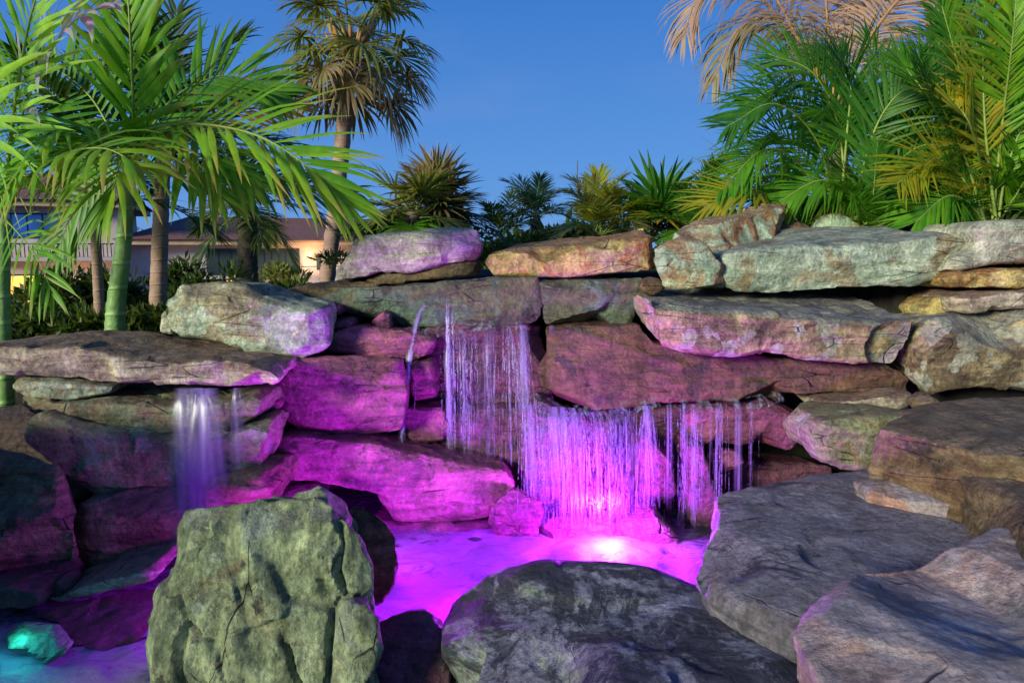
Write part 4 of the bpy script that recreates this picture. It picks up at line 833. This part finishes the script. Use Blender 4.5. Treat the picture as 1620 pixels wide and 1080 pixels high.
def fall(name, label, groups, zend=0.0):
    """strands of falling water: each is a thin ribbon on the path a drop takes from the lip"""
    parts_ = {}
    for g in groups:
        (x0, y0), (x1, y1), D, n, w0, w1, v, spread, dx, ze, mt = g
        rnd = random.Random(int(x0 * 7 + n))
        mb = parts_.setdefault(mt, MB()); cl = [rnd.random() for _ in range(max(1, n // 7))]
        for k in range(n):
            u = rnd.random() if rnd.random() < .22 else min(1, max(0, rnd.gauss(rnd.choice(cl), .022)))
            S = P(x0 + (x1 - x0) * u, y0 + (y1 - y0) * u, D + rnd.uniform(-.03, .03))
            vy = -v * rnd.uniform(.8, 1.25); vx = dx + rnd.gauss(0, spread); vz = rnd.uniform(-.1, .15) * v
            wd = rnd.uniform(w0, w1); H = S.z - (ze + rnd.uniform(-.02, .05)); T = (vz + math.sqrt(vz * vz + 2 * 9.8 * max(H, .02))) / 9.8
            T *= 1 if rnd.random() < .85 else rnd.uniform(.6, .95)
            m = 12; i0 = len(mb.v)
            st = 0 if rnd.random() < .75 else rnd.uniform(0, .4)
            for q in range(m + 1):
                t = T * (st + (1 - st) * (q / m) ** .7)
                c = S + Vector((vx * t, vy * t, vz * t - 4.9 * t * t)); ww = wd * (.8 + .5 * q / m)
                mb.v += [c - Vector((ww, 0, 0)), c + Vector((0, -ww * .5, 0)), c + Vector((ww, 0, 0))]; mb.uv += [(0, q / m), (.5, q / m), (1, q / m)]
            for q in range(m):
                a0 = i0 + q * 3; mb.f += [(a0, a0 + 1, a0 + 4, a0 + 3), (a0 + 1, a0 + 2, a0 + 5, a0 + 4)]
    root = thing(name, label, 'waterfall', P(groups[0][0][0], groups[0][0][1], groups[0][2]))
    for mt, mb in parts_.items(): mb.build({'strand': 'water_strands', 'veil': 'water_veil', 'soft': 'water_veil', 'silk': 'water_sheet'}[mt], WM[mt], root)['kind'] = 'stuff'
    return root
fall('waterfall', 'upper waterfall dropping in bright strands from the olive ledge', [
    ((672, 482), (676, 488), 3.95, 12, .003, .010, .55, .03, -.30, .25, 'strand'),
    ((706, 478), (716, 484), 3.93, 14, .003, .010, .35, .02, .04, .2, 'strand'),
    ((700, 522), (745, 523), 3.92, 30, .001, .004, .45, .05, .03, .15, 'strand'),
    ((745, 522), (800, 514), 3.92, 18, .0008, .003, .45, .05, .03, .3, 'strand'),
    ((796, 516), (838, 513), 3.90, 46, .001, .005, .5, .08, .10, .3, 'strand'),
    ((640, 524), (838, 514), 3.92, 16, .001, .0035, .45, .08, .0, .2, 'strand'),
    ((650, 524), (836, 514), 3.95, 12, .03, .05, .4, .03, .0, .3, 'veil'),
    ((698, 523), (742, 523), 3.93, 14, .006, .018, .42, .03, .04, .15, 'silk'), ((800, 515), (838, 513), 3.91, 18, .006, .02, .48, .05, .06, .3, 'silk'),
    ((668, 484), (678, 486), 3.95, 9, .006, .014, .52, .02, -.30, .2, 'silk')])
fall('waterfall', 'broad lower waterfall dropping in violet strands into the lit pool', [
    ((822, 640), (850, 632), 3.55, 34, .001, .004, .35, .06, .02, .05, 'strand'),
    ((850, 634), (905, 652), 3.55, 84, .0008, .004, .38, .09, .03, .03, 'strand'),
    ((905, 652), (960, 652), 3.55, 100, .0008, .004, .38, .11, .05, .03, 'strand'),
    ((960, 650), (1010, 644), 3.56, 26, .0007, .0025, .3, .04, .0, .03, 'strand'),
    ((1015, 642), (1035, 640), 3.56, 44, .0008, .003, .3, .10, .0, .1, 'strand'),
    ((1058, 640), (1110, 640), 3.56, 60, .0007, .003, .25, .02, .0, .03, 'strand'),
    ((1110, 640), (1165, 636), 3.57, 22, .001, .004, .2, .01, .0, .03, 'strand'),
    ((1165, 636), (1235, 632), 3.6, 9, .001, .003, .15, .01, .0, .2, 'strand'),
    ((840, 640), (1000, 648), 3.57, 46, .03, .07, .36, .04, .02, .03, 'veil'),
    ((825, 640), (1000, 650), 3.56, 46, .006, .020, .37, .06, .05, .0, 'silk'), ((1015, 642), (1035, 640), 3.56, 14, .006, .02, .3, .09, .0, .1, 'silk'),
    ((1055, 640), (1170, 637), 3.57, 18, .005, .014, .25, .01, .0, .0, 'silk'),
    ((985, 645), (1235, 632), 3.57, 44, .0008, .0025, .22, .02, .0, .0, 'strand')])
fall('waterfall', 'soft misty veil of water falling below the left slab', [
    ((272, 612), (350, 613), 3.10, 22, .04, .09, .30, .13, .0, -.05, 'soft'),
    ((285, 612), (318, 613), 3.10, 14, .02, .05, .30, .03, .03, -.05, 'soft'),
    ((355, 613), (385, 613), 3.12, 6, .015, .03, .2, .05, .02, .2, 'soft')], 0)
fall('waterfall', 'two short pale trickles under the dark green streaked ledge', [
    ((867, 514), (880, 514), 3.98, 7, .010, .018, .05, .0, .0, .98, 'soft'), ((890, 514), (904, 514), 3.98, 16, .010, .018, .05, .0, .0, .98, 'soft'), ((948, 512), (952, 512), 3.98, 2, .005, .008, .05, .0, .0, 1.05, 'soft')])
# film of water running over the two lips
def film(label, pts, D, depth, seed):
    rnd = random.Random(seed); c = spline([P(x, y, D) for x, y in pts], 80); v = []; f = []; m = 9
    prof = [(-.040, -.022), (-.036, -.016), (-.030, -.010), (-.020, -.004), (-.010, .002), (.3, .006), (.55, .010), (.8, .014), (1.0, .016)]
    for k, p in enumerate(c):
        for j, (yy, zz) in enumerate(prof):
            w_ = .004 * math.sin(k * .5 + j * 1.7) + rnd.uniform(-.0015, .0015)
            v.append((p.x, p.y + (yy if yy < 0 else yy * depth) + w_ * .6, p.z + zz + w_ + (rnd.uniform(-.012, .012) if j == 0 else 0)))
    for k in range(len(c) - 1):
        for j in range(m - 1): a0 = k * m + j; f.append((a0, a0 + m, a0 + m + 1, a0 + 1))
    n = NT('running_water_film'); tc = n.n('ShaderNodeTexCoord').outputs['Object']
    b_ = n.n('ShaderNodeBsdfPrincipled', i={'Base Color': (.4, .4, .5, 1), 'Roughness': .12, 'Normal': n.n('ShaderNodeBump', i={'Strength': .7, 'Distance': .02, 'Height': n.noise(n.n('ShaderNodeMapping', i={0: tc, 'Scale': (1, .3, 1)}).outputs[0], 45, 4, .6)}).outputs[0]}).outputs[0]
    tr = n.n('ShaderNodeBsdfTransparent').outputs[0]
    al = n.rng(n.noise(n.n('ShaderNodeMapping', i={0: tc, 'Scale': (1, .4, .12)}).outputs[0], 34, 4, .6), .45, .7, .0, .55)
    o = mesh_obj('water_film', v, f, n.out(n.n('ShaderNodeMixShader', i={0: al, 1: tr, 2: b_}).outputs[0]))
    tag(o, label, 'water film')
film('thin sheet of water running over the upper lip of the olive ledge', [(640, 524), (700, 524), (740, 521), (765, 514), (800, 514), (838, 512)], 3.93, .05, 3)
film('glinting sheet of water running over the long lower lip', [(845, 630), (865, 636), (890, 648), (930, 650), (985, 644), (1040, 637), (1120, 638), (1180, 636), (1238, 628)], 3.60, .06, 4)

# ------------------------------------------------------------------ underwater lamps
n = NT('lamp_lens'); LENS = n.out(n.n('ShaderNodeEmission', i={0: (.75, .35, 1, 1), 1: 40.0}).outputs[0])
def pool_light(label, loc, watt, colr, rad=.05):
    loc = Vector(loc) - Vector((0, 0, .09))
    root = thing('pool_light', label, 'lamp', loc, 'violet pool lamps')
    h_ = MB(); p = Vector(loc); ax = Vector((0, .92, .38))
    h_.tube([p - ax * .10, p - ax * .05, p - ax * .03, p - ax * .02], [.03, .06, .065, .056], 20)
    h_.build('housing', B['frame'], root)
    l_ = MB(); l_.tube([p - ax * .02, p - ax * .012, p - ax * .006], [.05, .045, .02], 20); l_.build('lens', LENS, root)
    ld = bpy.data.lights.new('violet_lamp', 'POINT'); ld.energy = watt; ld.color = colr; ld.shadow_soft_size = rad
    lo = bpy.data.objects.new('violet_lamp', ld); col.objects.link(lo); lo.parent = root; lo.location = (0, .05, .16)
VIO = (.44, .001, 1.0)
pool_light('bright violet lamp in the foam at the foot of the lower waterfall', P(968, 868, 3.16) + Vector((0, 0, .04)), 105, (.50, .03, 1.0))
pool_light('violet lamp hidden in the foam behind the craggy boulder', P(600, 880, 2.95) + Vector((0, 0, .14)), 24, VIO)
pool_light('violet lamp at the water line below the upper waterfall', P(752, 842, 3.42) + Vector((0, 0, .04)), 4, VIO)
pool_light('small violet lamp hidden behind the left face of the bluish boulder', P(735, 965, 2.6), 11, VIO)
pool_light('violet lamp low between the craggy boulder and the left stones', P(400, 900, 2.7), 16, VIO)
pool_light('small green lamp under the turquoise water at the bottom left', P(20, 1075, 2.30) + Vector((0, 0, .05)), 1.5, (.04, .8, .75))
